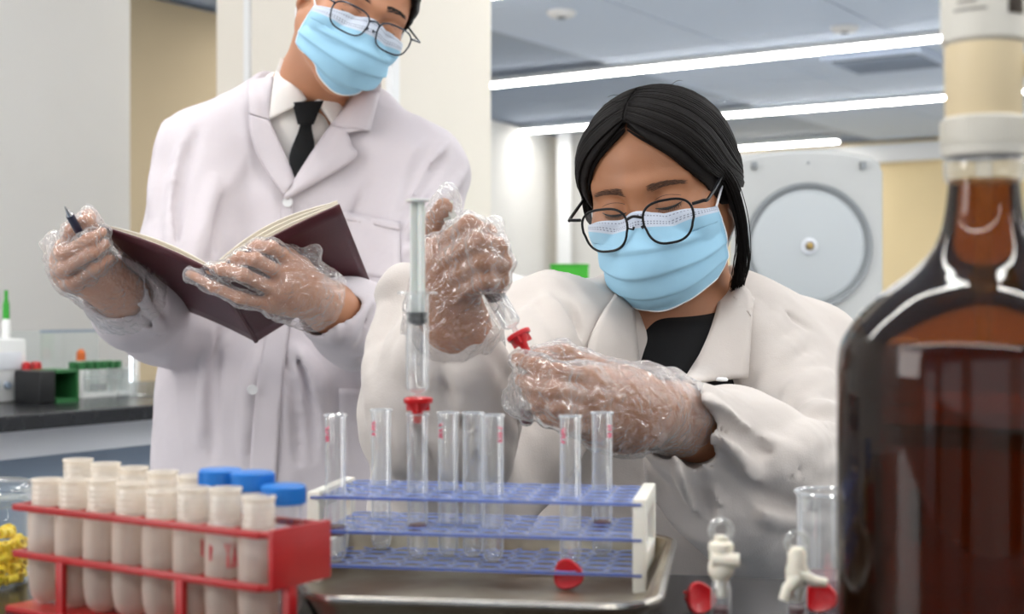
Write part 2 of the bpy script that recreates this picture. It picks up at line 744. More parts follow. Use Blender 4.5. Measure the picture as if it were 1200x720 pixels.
# vents and detectors
pv = P(1040, 71, CZ - CAM_Z); 
def ceil_pt(px, py):
    d = (CZ - CAM_Z) * FOC / (360 - py)
    return P(px, py, d)
c = ceil_pt(1040, 71)
v = empty('ceiling_vent', (c[0], c[1], CZ - .01), 'dark slatted air vent in the ceiling above the centrifuge', 'air vent')
v.rotation_euler = (0, 0, math.atan2(U2[1], U2[0]))
MB().box((0, 0, .0), (.62, .62, .02)).build('frame', m_ceil, v, smooth=False)
MB().box((0, 0, -.008), (.52, .52, .012)).build('backing', m_grille, v, smooth=False)
for q in range(6):
    MB().box((0, -.2 + .08 * q, -.018), (.52, .03, .012)).build('slat', m_ceil2, v, smooth=False)
for px, py, lab in ((990, 31, 'white round smoke detector on the ceiling beside the vent'), (658, 13, 'white round ceiling fitting above the highest light strip')):
    c = ceil_pt(px, py)
    r = empty('smoke_detector', (c[0], c[1], CZ - .002), lab, 'smoke detector')
    MB().lathe([(.075, 0), (.075, -.01), (.06, -.025), (.02, -.03)], 24).build('housing', m_white, r)
    MB().lathe([(.022, -.029), (.02, -.036)], 16).build('sensor', m_grille, r)

# walls
pA = np.array([-.279 * 3.92, 3.92, 0])
wall('wall_left', pA, -N2, 7.0, CZ, .12, m_wallg)                       # ends at its right edge
wall('wall_far_left', np.array([-1.645, 7.16, 0]) - N2 * 3.2, N2, 5.2, CZ, .1, m_wallb)
# pillar
cp = np.array([-.277, 3.3, 0])
pl = MB().box((0, 0, CZ / 2), (.567, .404, CZ)).build('wall_pillar', m_pillar, smooth=False)
cc = cp + U2 * .2835 + N2 * .202
pl.matrix_world = Matrix.Translation((cc[0], cc[1], 0)) @ Matrix(RM.tolist()).to_4x4()
st(pl)
for a, w in ((-.1, .018),):
    o = MB().box((0, 0, 0), (w, .012, CZ)).build('trim_1', m_white, smooth=False)
    q = cp + U2 * .455 - N2 * .004
    o.matrix_world = Matrix.Translation((q[0], q[1], CZ / 2)) @ Matrix(RM.tolist()).to_4x4()
    st(o)
o = MB().box((0, 0, CZ / 2), (.02, .03, CZ), bev=.004).build('trim_2', m_white, smooth=False)
o.matrix_world = Matrix.Translation((cp[0] - .0, cp[1] + .004, 0)) @ Matrix(RM.tolist()).to_4x4(); st(o)

# far end of the hall
pC = P(575, 360, 12.6); pC[2] = 0
wall('wall_rear_left', P(560, 360, 11.3) * [1, 1, 0], P(652, 360, 12.6) * [1, 1, 0] - P(560, 360, 11.3) * [1, 1, 0], 1.6, CZ, .1, m_wallg)
o = MB().box((0, 0, CZ / 2), (.12, .12, CZ)).build('trim_3', m_white, smooth=False)
o.location = tuple(P(661, 360, 12.2) * [1, 1, 0]); st(o)
wall('wall_rear', np.array([4.97, 11.82, 0]), np.array([-.834, .552, 0]), 5.3, CZ, .1, m_wallw)
pw0, pw1 = np.array([4.93, 11.74, 0]), np.array([.66, 14.57, 0])
d = pw1 - pw0
o = MB().box((0, 0, 0), (np.linalg.norm(d), .12, .16)).build('trim_4', m_white, smooth=False)
o.matrix_world = Matrix.Translation(tuple((pw0 + pw1) / 2 + np.array([0, 0, CZ - .12]))) @ Matrix.Rotation(math.atan2(d[1], d[0]), 4, 'Z'); st(o)
# grey-white stretch left of the warm wall
wall('wall_rear_middle', P(664, 360, 12.4) * [1, 1, 0], P(760, 360, 11.8) * [1, 1, 0] - P(664, 360, 12.4) * [1, 1, 0], .9, CZ, .1, m_wallg)
# right side wall closes the room out of view
wall('wall_right', np.array([5.6, -2.0, 0]), np.array([0, 1, 0]), 13, CZ, .1, m_wallg)
wall('wall_left_far', np.array([-5.8, 1.0, 0]), np.array([0, 1, 0]), 13, CZ, .1, m_wallg)

# unseen window wall, added to shape the bottle's reflections: piers between three tall openings, sill wall and lintel
for x in (-5.3, -2.35, .6, 3.55, 5.2):
    st(MB().box((x, -3.6, CZ / 2), (.75, .12, CZ)).build('wall_front_added', m_wallg, smooth=False))
st(MB().box((0, -3.6, .35), (11.4, .12, .7)).build('wall_front_added', m_wallg, smooth=False))
st(MB().box((0, -3.6, CZ - .1), (11.4, .12, .2)).build('wall_front_added', m_wallg, smooth=False))
# glowing pane added as the bright spot between the left wall and the beige wall
m_glow_pane = mat('bright_spot_glow', '#f4f8ff', .5, emit=4.0)
w0, w1 = P(120, 360, 5.6), P(151, 360, 5.75)
o = MB().box((0, 0, 0), (.115, .03, .62), bev=.004).build('glow_pane_1', m_glow_pane, smooth=False)
o.location = tuple(P(139, 405, 5.65)); st(o)
MB().box((0, .004, -.325), (.16, .06, .03)).build('glow_pane_sill', m_white, o, smooth=False)
MB().box((.066, 0, 0), (.016, .05, .68)).build('glow_pane_frame', m_white, o, smooth=False)

# ---------------------------------------------------------------- left bench with its drawers
m_top = mat('bench_top_black', '#1b1c1f', .25, var=.25, vscale=30, vcolor='#2a2b2e')
m_cab = mat('cabinet_grey', '#8f9dae', .55)
m_cabw = mat('cabinet_white', '#dfe1e6', .5)
m_dark = mat('dark_metal', '#2b2d31', .35, metal=.6)
m_chrome = mat('chrome', '#c9ccd0', .18, metal=1)

fp = np.array([(0 - 600) * 2.56 / FOC, 2.56, 0])           # a point on the front edge
bR = Matrix(RM.tolist()).to_4x4()
lb = empty('wall_bench', tuple(fp - N2 * .2), 'black topped lab bench with grey drawers along the left wall', 'lab bench')
lb.rotation_euler = (0, 0, math.atan2(N2[1], N2[0]))        # local x along the bench, y to the left = away
MB().box((.5, .33, BZ - .015), (2.1, .70, .03), bev=.004).build('worktop', m_top, lb, smooth=False)
MB().box((.5, .36, BZ - .06), (2.06, .62, .055)).build('rail', m_cabw, lb, smooth=False)
MB().box((.5, .40, .475), (2.04, .52, .80)).build('carcass', m_cab, lb, smooth=False)
MB().box((.5, .42, .05), (2.0, .45, .10)).build('plinth', m_dark, lb, smooth=False)
for q in range(4):
    x0 = -.28 + q * .52
    for z, hh in ((.755, .17), (.575, .17), (.27, .42)):
        if q == 2 or q == 1:
            continue
        d_ = MB().box((x0, .135, z), (.49, .02, hh), bev=.003).build('drawer', m_cab, lb, smooth=False)
        MB().box((x0, .118, z + .02), (.07, .02, .022), bev=.006).build('handle', m_dark, d_)
MB().box((1.08, .2, .43), (.04, .5, .74)).build('leg_panel', m_cabw, lb, smooth=False)


def bench_pt(px, py, back):
    """point on the left bench, 'back' metres behind its front edge, under pixel column px"""
    f = fp + U2 * back
    k = (px - 600.0) / FOC
    t = (k * f[1] - f[0]) / (N2[0] - k * N2[1])
    q = f + N2 * t
    return np.array([q[0], q[1], BZ])


# things on the left bench
m_instr = mat('instrument_white', '#e6e6e4', .4)
m_green = mat('green_plastic', '#2f9a2c', .45)
m_greend = mat('green_plastic_dark', '#2c6b3a', .5)
m_blackp = mat('black_plastic', '#17181a', .4)
m_glass = film_mat('clear_glass', (.97, .985, .985), .05, .75, 2.6, .05, white=(.9, .93, .95), wfac=.35)
m_redpl = mat('red_plastic', '#b3131b', .3, coat=.3)

q = bench_pt(-14, 0, .34)
r = empty('instrument', q, 'white benchtop instrument at the far left end of the bench', 'instrument', rz=math.atan2(N2[1], N2[0]))
MB().box((0, 0, .065), (.10, .12, .13), bev=.008).build('housing', m_instr, r)
MB().box((0, -.062, .085), (.07, .004, .035), bev=.001).build('panel', m_cabw, r)
for dx in (-.03, 0, .03):
    MB().lathe([(.007, 0), (.007, .008)], 12, rotm(math.pi / 2), np.array([dx, -.06, .035])).build('button', m_cab, r)
q = bench_pt(-14, 0, .34) + N2 * .044 + np.array([0, 0, .13])
r = empty('capped_bottle', q, 'slim bottle with a green cap standing on the white instrument', 'bottle')
MB().lathe([(.008, 0), (.009, .004), (.009, .035), (.006, .04)], 16).build('body', m_instr, r)
MB().lathe([(.007, .04), (.007, .07), (.004, .082), (.004, .1)], 16).build('cap', m_green, r)

q = bench_pt(54, 0, .22)
r = empty('sample_box', q, 'black and green open sample box on the left bench', 'box', rz=math.atan2(N2[1], N2[0]))
MB().box((-.028, 0, .033), (.04, .08, .066), bev=.004).build('bin', m_blackp, r)
fr = MB()
for a, c_, s_ in ((0, (.022, 0, .004), (.056, .08, .008)), (0, (.048, 0, .033), (.006, .08, .066)), (0, (.022, 0, .064), (.056, .08, .006)), (0, (.022, .036, .03), (.056, .006, .06))):
    fr.box(c_, s_)
fr.build('frame', m_greend, r, smooth=False)
q2 = bench_pt(38, 0, .26) + np.array([0, 0, .066])
for k_, (dx, dz) in enumerate(((-.012, .0), (.006, .0), (-.002, .0))):
    c_ = empty('red_stopper', q2 + np.array([dx, .012 * k_, dz]), 'small red stopper lying on the black sample box', 'stopper', 'red caps on the black sample box')
    MB().lathe([(.009, 0), (.009, .012), (.006, .016)], 14).build('cap_body', m_redpl, c_)
    MB().lathe([(.010, 0), (.010, .003)], 14).build('cap_rim', m_redpl, c_)
q = bench_pt(62, 0, .52)
r = empty('glass_tank', q, 'clear rectangular glass tank behind the sample box', 'tank', rz=math.atan2(N2[1], N2[0]))
for c_, s_ in (((0, -.06, .07), (.16, .004, .14)), ((0, .06, .07), (.16, .004, .14)), ((-.08, 0, .07), (.004, .12, .14)), ((.08, 0, .07), (.004, .12, .14))):
    MB().box(c_, s_).build('pane', m_glass, r, smooth=False)
MB().box((0, -.062, .14), (.165, .006, .006)).build('rim', m_cab, r, smooth=False)

q = bench_pt(112, 0, .30)
r = empty('tube_rack', q, 'clear rack of green capped tubes on the left bench', 'tube rack', rz=math.atan2(N2[1], N2[0]))
MB().box((0, 0, .004), (.13, .07, .008)).build('base', m_instr, r, smooth=False)
MB().box((0, 0, .042), (.13, .07, .004)).build('shelf', m_glass, r, smooth=False)
for sx in (-1, 1):
    MB().box((sx * .064, 0, .03), (.004, .07, .06)).build('end_panel', m_instr, r, smooth=False)
tp = None
for i in range(6):
    for j in range(2):
        loc = np.array(q) + (N2 * (-.05 + .02 * i) + U2 * (.015 - .03 * j)) + np.array([0, 0, .008])
        if tp is None:
            tp = empty('sample_tube', loc, 'small clear tube with a green cap in the clear rack', 'tube', 'green capped tubes on the left bench')
            MB().lathe([(.004, 0), (.0075, .01), (.0075, .055)], 14).build('tube_wall', m_glass, tp)
            MB().lathe([(.0085, .052), (.0085, .066), (.007, .068)], 14).build('cap', m_greend, tp)
        else:
            copy_tree(tp).location = loc
m_orange = mat('orange_plastic', '#c9652c', .5)
q = bench_pt(94, 0, .30) + np.array([0, 0, .0])
r = empty('wash_bottle', bench_pt(95, 0, .40), 'small bottle with an orange cap behind the green capped tubes', 'bottle')
MB().lathe([(.016, 0), (.017, .01), (.017, .06), (.008, .075)], 20).build('body', m_instr, r)
MB().lathe([(.010, .074), (.010, .092), (.004, .1)], 16).build('cap', m_orange, r)
q = bench_pt(149, 0, .22)
r = empty('glass_jar', q, 'clear glass jar at the right end of the left bench', 'jar')
MB().lathe([(.02, 0), (.022, .004), (.022, .045), (.014, .055), (.014, .062)], 24, cap1=False).build('glass_wall', m_glass, r)
MB().lathe([(.016, .062), (.016, .07)], 20).build('lid', m_glass, r)
q = bench_pt(168, 0, .2)
r = empty('glass_dish', q, 'low clear glass dish beside the glass jar', 'dish')
MB().lathe([(.022, 0), (.028, .004), (.03, .03)], 24, cap1=False).build('glass_wall', m_glass, r)
MB().tube([(.03 * math.cos(a), .03 * math.sin(a), .03) for a in np.linspace(0, 6.283, 24, endpoint=False)], .0012, 6, closed=True).build('rim', m_glass, r)

# ---------------------------------------------------------------- rear bench with centrifuge
rb0 = np.array([.666, 3.15, 0])
rb = empty('rear_bench', tuple(rb0), 'white rear lab bench carrying the centrifuge behind the woman', 'lab bench', rz=math.atan2(U2[1], U2[0]))
MB().box((.0, 0, BZ - .015), (1.56, .62, .03), bev=.004).build('worktop', m_cabw, rb, smooth=False)
MB().box((.0, 0, .46), (1.5, .52, .80)).build('carcass', m_cab, rb, smooth=False)
MB().box((.0, 0, .03), (1.46, .46, .06)).build('plinth', m_dark, rb, smooth=False)
for q in range(3):
    dd = MB().box((-.5 + .5 * q, .268, .46), (.48, .018, .74), bev=.003).build('door', m_cabw, rb, smooth=False)
    MB().box((-.32 + .5 * q, .284, .7), (.02, .016, .1), bev=.004).build('handle', m_dark, dd)

m_cent = mat('centrifuge_shell', '#c9cac8', .45, var=.04, vscale=5)
m_seal = mat('lid_seal', '#94989a', .55)
m_lidin = mat('lid_inner', '#c3c8ca', .4)
cd = 2.95
cl_ = P(961, 360, cd); cl_[2] = BZ
ct = empty('centrifuge', cl_, 'grey benchtop centrifuge with its round sealed lid standing open', 'centrifuge')
s_ = (cd + .12) / FOC
MB().box((0, .02, .0675), (.34, .36, .135), bev=.02).build('body', m_cent, ct)
MB().box((0, -.162, .065), (.24, .008, .07), bev=.003).build('control_panel', m_seal, ct)
MB().lathe([(.125, .134), (.125, .142), (.115, .142), (.115, .136), (.0, .136)], 40, t=np.array([0, .0, 0]), cap1=False).build('bowl', m_seal, ct)
# lid: rounded plate with arched top, facing the camera
W, zt, zb = 88.5 * s_, (360 - 175) * s_ + CAM_Z - BZ, .155
pts = []
for a in np.linspace(-1, 1, 25):
    x = W * a
    z = zt - .022 * a * a - (.018 * max(0, (abs(a) - .88) / .12) ** 2)
    pts.append((x, z))
bm = bmesh.new()
vs = [bm.verts.new((x, 0, z)) for x, z in pts] + [bm.verts.new((W, 0, zb)), bm.verts.new((-W, 0, zb))]
f = bm.faces.new(vs)
ex = bmesh.ops.extrude_face_region(bm, geom=[f])
bmesh.ops.translate(bm, vec=(0, .05, 0), verts=[v for v in ex['geom'] if isinstance(v, bmesh.types.BMVert)])
bmesh.ops.recalc_face_normals(bm, faces=bm.faces)
bmesh.ops.bevel(bm, geom=[e for e in bm.edges if e.calc_face_angle(0) > .6], offset=.008, segments=3, affect='EDGES')
me = bpy.data.meshes.new('lid'); bm.to_mesh(me); bm.free(); me.materials.append(m_cent)
lid = link(bpy.data.objects.new('lid', me), ct); lid.location = (0, .12, 0)
zc = (360 - 289) * s_ + CAM_Z - BZ
MF = rotm(math.pi / 2)      # local z -> -y
def front(prof, seg=48):
    return MB().lathe(prof, seg, MF, np.array([0, 0, zc]), cap0=False)
front([(.137, 0), (.139, .006), (.136, .012), (.130, .010), (.127, .002), (.122, .002)]).build('seal', m_seal, lid)
front([(.124, .001), (.119, .006), (.110, .008), (.02, .010), (0.012, .010)]).build('inner_plate', m_lidin, lid)
front([(.018, .008), (.018, .016), (.010, .02), (.009, .014), (.003, .014)]).build('hub', m_cabw, lid)
front([(.008, .012), (.007, .024), (.002, .026)], 16).build('hub_screw', mat('brass', '#b59a62', .3, metal=.8), lid)
for sx in (-1, 1):
    MB().box((sx * .117, -.005, zt - .035), (.012, .02, .016), bev=.003).build('latch', m_seal, lid)
MB().lathe([(.003, 0), (.003, .004)], 10, MF, np.array([0, 0, zt - .03])).build('screw', m_seal, lid)

# white instrument and green box on the rear bench
q = rb0 + U2 * .66 - N2 * 0.02
q = P(604, 360, 3.55)
ins = empty('white_instrument', (q[0], q[1], BZ), 'bright white instrument with a sloping top beside the pillar', 'instrument', rz=math.atan2(U2[1], U2[0]))
prof = [(-.075, .0), (-.075, .25), (.095, .285), (.095, 0)]
V = [(x, -.09, z) for x, z in prof] + [(x, .09, z) for x, z in prof]
mesh_obj('housing', V, [(0, 1, 2, 3), (7, 6, 5, 4), (0, 4, 5, 1), (1, 5, 6, 2), (2, 6, 7, 3), (3, 7, 4, 0)], m_white, ins, smooth=False)
MB().box((.01, .092, .12), (.11, .006, .12), bev=.002).build('front_panel', m_instr, ins, smooth=False)
q = P(667, 360, 3.30)
gb = empty('green_box', (q[0], q[1], BZ), 'plain bright green box behind the woman, beside the white instrument', 'box', rz=.0)
MB().box((0, 0, .145), (.086, .08, .29), bev=.003).build('carton', mat('green_card', '#3fae2f', .55), gb, smooth=False)
MB().box((0, 0, .291), (.088, .082, .006), bev=.001).build('lid', mat('green_card_lid', '#37a028', .55), gb, smooth=False)

# ================================================================ foreground bench and what stands on it
ang = math.radians(-12)
fb = empty('front_bench', (.1154, 1.04, 0), 'black lab bench in the foreground carrying racks, tray and brown bottle', 'lab bench', rz=ang)
MB().box((0, -.42, BZ - .012), (2.2, .84, .024), bev=.003).build('worktop', m_top, fb, smooth=False)
MB().box((0, -.44, BZ - .05), (2.1, .74, .05)).build('rail', m_cabw, fb, smooth=False)
MB().box((0, -.44, .44), (2.1, .70, .76)).build('carcass', m_cab, fb, smooth=False)
MB().box((0, -.44, .03), (2.0, .6, .06)).build('plinth', m_dark, fb, smooth=False)
for q in range(4):
    dd = MB().box((-.78 + .52 * q, -.082, .44), (.5, .018, .7), bev=.003).build('door', m_cab, fb, smooth=False)
    MB().box((-.6 + .52 * q, -.066, .72), (.02, .016, .1), bev=.004).build('handle', m_dark, dd)

# ---------------------------------------------------------------- steel tray
m_steel = mat('tray_steel', '#a39a86', .33, metal=.45, var=.9, vscale=14, vcolor='#5f4322', bump=.05, bscale=90)
m_steelrim = mat('tray_rim_steel', '#b9b6b0', .22, metal=.9, var=.3, vscale=25, vcolor='#8a7a66')
TQ = [np.array(q) for q in ((-.116, .806), (.081, .780), (.121, 1.035), (-.180, 1.05))]


def rquad(inset, rad, n=8):
    Q = []
    L = []
    for i in range(4):
        a, b = TQ[i], TQ[(i + 1) % 4]
        t = (b - a) / np.linalg.norm(b - a)
        nrm = np.array([-t[1], t[0]])
        L.append((a + nrm * inset, t))
    for i in range(4):
        p, t = L[i - 1]; q, s = L[i]
        M = np.array([[t[0], -s[0]], [t[1], -s[1]]])
        x = np.linalg.solve(M, q - p)
        Q.append(p + t * x[0])
    out = []
    for i in range(4):
        c = Q[i]; a = Q[i - 1]; b = Q[(i + 1) % 4]
        u = (a - c) / np.linalg.norm(a - c); v = (b - c) / np.linalg.norm(b - c)
        half = math.acos(u @ v) / 2
        tl = rad / math.tan(half)
        p0, p1 = c + u * tl, c + v * tl
        m = (u + v) / np.linalg.norm(u + v)
        o = c + m * rad / math.sin(half)
        a0 = math.atan2(*(p0 - o)[::-1]); a1 = math.atan2(*(p1 - o)[::-1])
        da = (a1 - a0 + math.pi) % (2 * math.pi) - math.pi
        for k in range(n + 1):
            g = a0 + da * k / n
            out.append(o + rad * np.array([math.cos(g), math.sin(g)]))
    return out


tray = root('steel_tray', (0, .92, BZ), 'shallow stained stainless steel tray under the blue test tube rack', 'tray')
rings = [(.024, .016, .9056), (.016, .022, .9075), (.008, .028, .927), (.001, .034, .931), (0, .035, .9335), (.002, .033, .9355), (.006, .030, .935),
         (.009, .027, .930), (.017, .021, .9135), (.024, .016, .912)]
V, F = [], []
for ins, rd, z in rings:
    V += [(p[0], p[1], z) for p in rquad(ins, rd)]
n_ = len(V) // len(rings)
for j in range(len(rings) - 1):
    for i in range(n_):
        F.append((j * n_ + i, j * n_ + (i + 1) % n_, (j + 1) * n_ + (i + 1) % n_, (j + 1) * n_ + i))
F.append(tuple((len(rings) - 1) * n_ + i for i in range(n_)))
F.append(tuple(reversed(range(n_))))
mesh_obj('basin', V, F, m_steel, tray).data.set_sharp_from_angle(angle=.9)
MB().tube([(p[0], p[1], .9340) for p in rquad(.0015, .0335)], .0022, 8, closed=True).build('rolled_rim', m_steelrim, tray)

# ---------------------------------------------------------------- blue and white test tube rack
m_cream = mat('rack_end_plastic', '#e9e4d8', .45, sss=.05)
m_shelf = film_mat('rack_shelf_clear_blue', (.92, .94, .98), .15, .35, 2, .12, white=(.80, .84, .93), wfac=.75)
m_blue = mat('rack_blue_print', '#6f8ad8', .4)
m_edge = film_mat('rack_edge_blue', (.6, .7, .95), .75, .2, 2, .2, white=(.16, .26, .68), wfac=.8)
RZ = math.atan2(-.039, .227)
RO = np.array([-.1400, .969, .912])
ex = np.array([math.cos(RZ), math.sin(RZ), 0]); ey = np.array([-ex[1], ex[0], 0])
rack = empty('test_tube_rack', tuple(RO), 'white ended test tube rack with three clear blue shelves', 'test tube rack', rz=RZ)
RL, RD, RH = .231, .09, .062
for x in (.0045, RL - .0045):
    b = MB()
    for c_, s_ in (((x, .006, RH / 2), (.009, .012, RH)), ((x, RD - .006, RH / 2), (.009, .012, RH)),
                   ((x, RD / 2, RH - .006), (.009, RD - .02, .012)), ((x, RD / 2, .018), (.009, RD - .02, .014))):
        b.box(c_, s_, bev=.0015)
    b.build('end_panel', m_cream, rack)
NC, NR = 12, 5
PX, PY = (RL - .018) / NC, RD / NR
HOLE_R = .0079


def shelf(z, holes):
    V, F = [], []
    rimV = MB()
    th = .0022
    seg = 16
    for c in range(NC):
        for r in range(NR):
            cx, cy = .009 + PX * (c + .5), PY * (r + .5)
            b0 = len(V)
            for zz in (z, z - th):
                for k in range(seg):
                    a = 2 * math.pi * (k + .5) / seg
                    V.append((cx + HOLE_R * math.cos(a), cy + HOLE_R * math.sin(a), zz))
                for k in range(seg):
                    a = 2 * math.pi * (k + .5) / seg
                    m = max(abs(math.cos(a)), abs(math.sin(a)))
                    V.append((cx + PX / 2 * max(-1, min(1, math.cos(a) / m)), cy + PY / 2 * max(-1, min(1, math.sin(a) / m)), zz))
            for k in range(seg):
                l = (k + 1) % seg
                F.append((b0 + k, b0 + seg + k, b0 + seg + l, b0 + l))
                o2 = b0 + 2 * seg
                F.append((o2 + k, o2 + l, o2 + seg + l, o2 + seg + k))
                F.append((b0 + k, b0 + l, o2 + l, o2 + k))
            if r < NR:
                rimV.tube([(cx + (HOLE_R + .0004) * math.cos(a), cy + (HOLE_R + .0004) * math.sin(a), z) for a in np.linspace(0, 6.283, 18, endpoint=False)], .00032, 4, closed=True)
    s_ = mesh_obj('shelf', V, F, m_shelf, rack, smooth=False)
    rimV.build('hole_rim', m_blue, s_)['kind'] = 'stuff'
    MB().box((RL / 2, -.0004, z - th / 2), (RL - .006, .0010, th * .8)).build('front_edge', m_edge, s_, smooth=False)
    MB().box((RL / 2, RD + .0002, z - th / 2), (RL - .018, .0012, th)).build('rear_edge', m_shelf, s_, smooth=False)
    return s_


SZ = [.0595, .0362, .0130]
for z in SZ: shelf(z, True)

# test tubes
m_tube = film_mat('test_tube_glass', (.975, .985, .985), .23, .9, 1.8, .04, white=(.93, .94, .95), wfac=.5)
m_pink = mat('pink_ink', '#d2506c', .5)
m_plug = mat('dark_red_plug', '#5a0d14', .35)


def hole_world(c, r):
    return RO + ex * (.009 + PX * (c + .5)) + ey * (PY * (r + .5))


def near_hole(px, r):
    best = min(range(NC), key=lambda c: abs(600 + FOC * hole_world(c, r)[0] / hole_world(c, r)[1] - px))
    return best


TUBES = [(391, 0, 'clear test tube with pink ink, leftmost in the blue rack', 'ink', 1), (450, 3, 'clear test tube with pink ink, second from left in the blue rack', 'ink', 0),
         (497, 1, 'clear test tube under the upright syringe and its red funnel', '', 1), (517, 2, 'clear test tube just right of the upright syringe', 'ink', 0),
         (560, 2, 'clear test tube, left one of the close pair mid rack', '', 0), (586, 1, 'clear test tube, right one of the close pair mid rack', 'ink', 0),
         (657, 1, 'clear test tube below the gloved fingertips, third from right end', 'ink', 0), (698, 3, 'clear test tube with red ink, rightmost in the blue rack', 'ink', 1)]
TUBES[6] = (657, 1, 'clear test tube with pink ink, second from right in the blue rack', 'ink', 0)
used_holes = {}
for px, r, lab, ink, plug in TUBES:
    c = near_hole(px, r)
    while (c, r) in used_holes: c += 1
    used_holes[(c, r)] = px
    w = hole_world(c, r)
    t = empty('test_tube', (w[0], w[1], RO[2] + SZ[2] + .0006), lab, 'test tube', 'test tubes in the blue rack')
    R_ = .0071
    prof = [(.0006, 0), (.004, .0008), (.0062, .003), (R_, .0075), (R_, .098), (R_ + .0009, .0996), (R_ + .0009, .1006), (R_ - .0002, .1006)]
    MB().lathe(prof, 28, cap1=False).build('tube_wall', m_tube, t, sharp=0)
    MB().tube([((R_ + .0006) * math.cos(a), (R_ + .0006) * math.sin(a), .1002) for a in np.linspace(0, 6.283, 28, endpoint=False)], .0007, 6, closed=True).build('rim', m_tube, t)
    if ink:
        b = MB()
        side = 1 if px in (586, 698) else -1
        rs = random.Random(px)
        a0 = -math.pi / 2 + side * .75
        for k in range(4):
            z0 = .083 + .0028 * k
            b.tube([((R_ + .0003) * math.cos(a0 + q), (R_ + .0003) * math.sin(a0 + q), z0 + rs.uniform(-.001, .001)) for q in (-.25, -.08, .08, .22)], .0007, 5)
        b.build('ink_mark', m_pink, t)
    if plug:
        MB().lathe([(R_ - .0008, .018), (R_ - .0006, .019), (R_ - .0006, .0235), (R_ - .001, .0245)], 20).build('plug', m_plug, t)

# ---------------------------------------------------------------- red rack with frosted tubes
ux = np.array([.84, -.543, 0]); ux /= np.linalg.norm(ux)
uy = np.array([-ux[1], ux[0], 0])
RR = np.array([-.1434, .797, 0]) - ux * .211       # left front corner of the rails
red = empty('red_rack', (RR[0], RR[1], BZ), 'red plastic rack holding frosted tubes in two rows', 'tube rack', rz=math.atan2(ux[1], ux[0]))
m_red = mat('rack_red_plastic', '#ad191c', .38, coat=.2, var=.12, vscale=40)
L_ = .213
W2 = .050
for z in (.0668, .0370):
    zz = z
    MB().box((L_ / 2, .002, zz), (L_, .004, .0042), bev=.0008).build('rail', m_red, red)
    MB().box((L_ / 2, W2, zz), (L_, .004, .0042), bev=.0008).build('rail', m_red, red)
    MB().box((.002, W2 / 2, zz), (.004, W2 - .006, .0042), bev=.0008).build('end_bar', m_red, red)
    for k in range(1, 8):
        MB().box((.0005 + .0263 * k, .0085, zz - .0004), (.0028, .0125, .003), bev=.0006).build('divider', m_red, red)
MB().box((L_ + .006, W2 / 2 + .003, .053), (.004, W2, .034), bev=.001).build('end_panel', m_red, red)
for z in (.0668, .0370):
    MB().tube([(L_, .002, z), (L_ + .0065, .006, z)], .0021, 6).build('corner', m_red, red)
MB().box((L_ / 2 + .003, W2 / 2, .002), (L_ + .012, W2 + .006, .004), bev=.001).build('base_plate', m_red, red)
for x in (.045, .150):
    MB().box((x, .002, .0195), (.0065, .004, .033), bev=.0008).build('post', m_red, red)
for x in (.045, .150):
    MB().box((x, W2, .0345), (.0065, .004, .063), bev=.0008).build('post', m_red, red)
MB().box((L_ + .005, .020, .0195), (.006, .0065, .033), bev=.0008).build('post', m_red, red)

m_frost = film_mat('frosted_plastic', (.92, .88, .83), .46, .45, 1.4, .3, white=(.84, .73, .65), wfac=.9)
m_frost2 = film_mat('frosted_neck', (.95, .92, .88), .70, .28, 1.4, .3, white=(.92, .85, .75), wfac=.9)
m_clearpl = film_mat('clear_plastic', (.97, .98, .98), .12, .6, 2.0, .1, white=(.93, .95, .96), wfac=.5)
m_bluecap = mat('blue_cap', '#1f74c4', .38)
m_redink = mat('red_ink', '#c4283c', .5)
m_blueink = mat('blue_ink', '#26406f', .5)
m_liq = film_mat('cloudy_liquid', (.88, .84, .80), .45, .3, 1.5, .1, white=(.74, .66, .60), wfac=.9)


def frosted(loc, h, lab, taper=1., lean=(0, 0)):
    t = empty('frosted_tube', tuple(loc), lab, 'tube', 'frosted tubes in the red rack')
    t.rotation_euler = (lean[0], lean[1], 0)
    r = .0117
    b = MB().lathe([(.0008, 0), (.0055, .0012), (.0092, .005), (.0108, .011), (r, .02), (r, h * .70), (r * .97, h * .735), (.0090, h * .78)], 28, cap1=False)
    b.build('body', m_frost, t, sharp=0)
    z0 = h * .78
    pr = [(.0090, z0)]
    zz = z0
    while zz < h - .006:
        pr += [(.0090, zz + .0012), (.0097, zz + .0019), (.0090, zz + .0027)]
        zz += .0034
    pr += [(.0092, h - .002), (.0099, h - .0012), (.0099, h), (.0087, h), (.0085, h - .004)]
    MB().lathe(pr, 28, cap0=False, cap1=False).build('threaded_neck', m_frost2, t, sharp=0)
    MB().lathe([(.0008, .0012), (.0085, .0058), (.0104, .018), (.0106, h * .5)], 20).build('contents', m_liq, t)
    return t


def stroke(b, pts, r=.0119, w=.0007):
    b.tube([(r * math.cos(a), r * math.sin(a), z) for a, z in pts], w, 5)


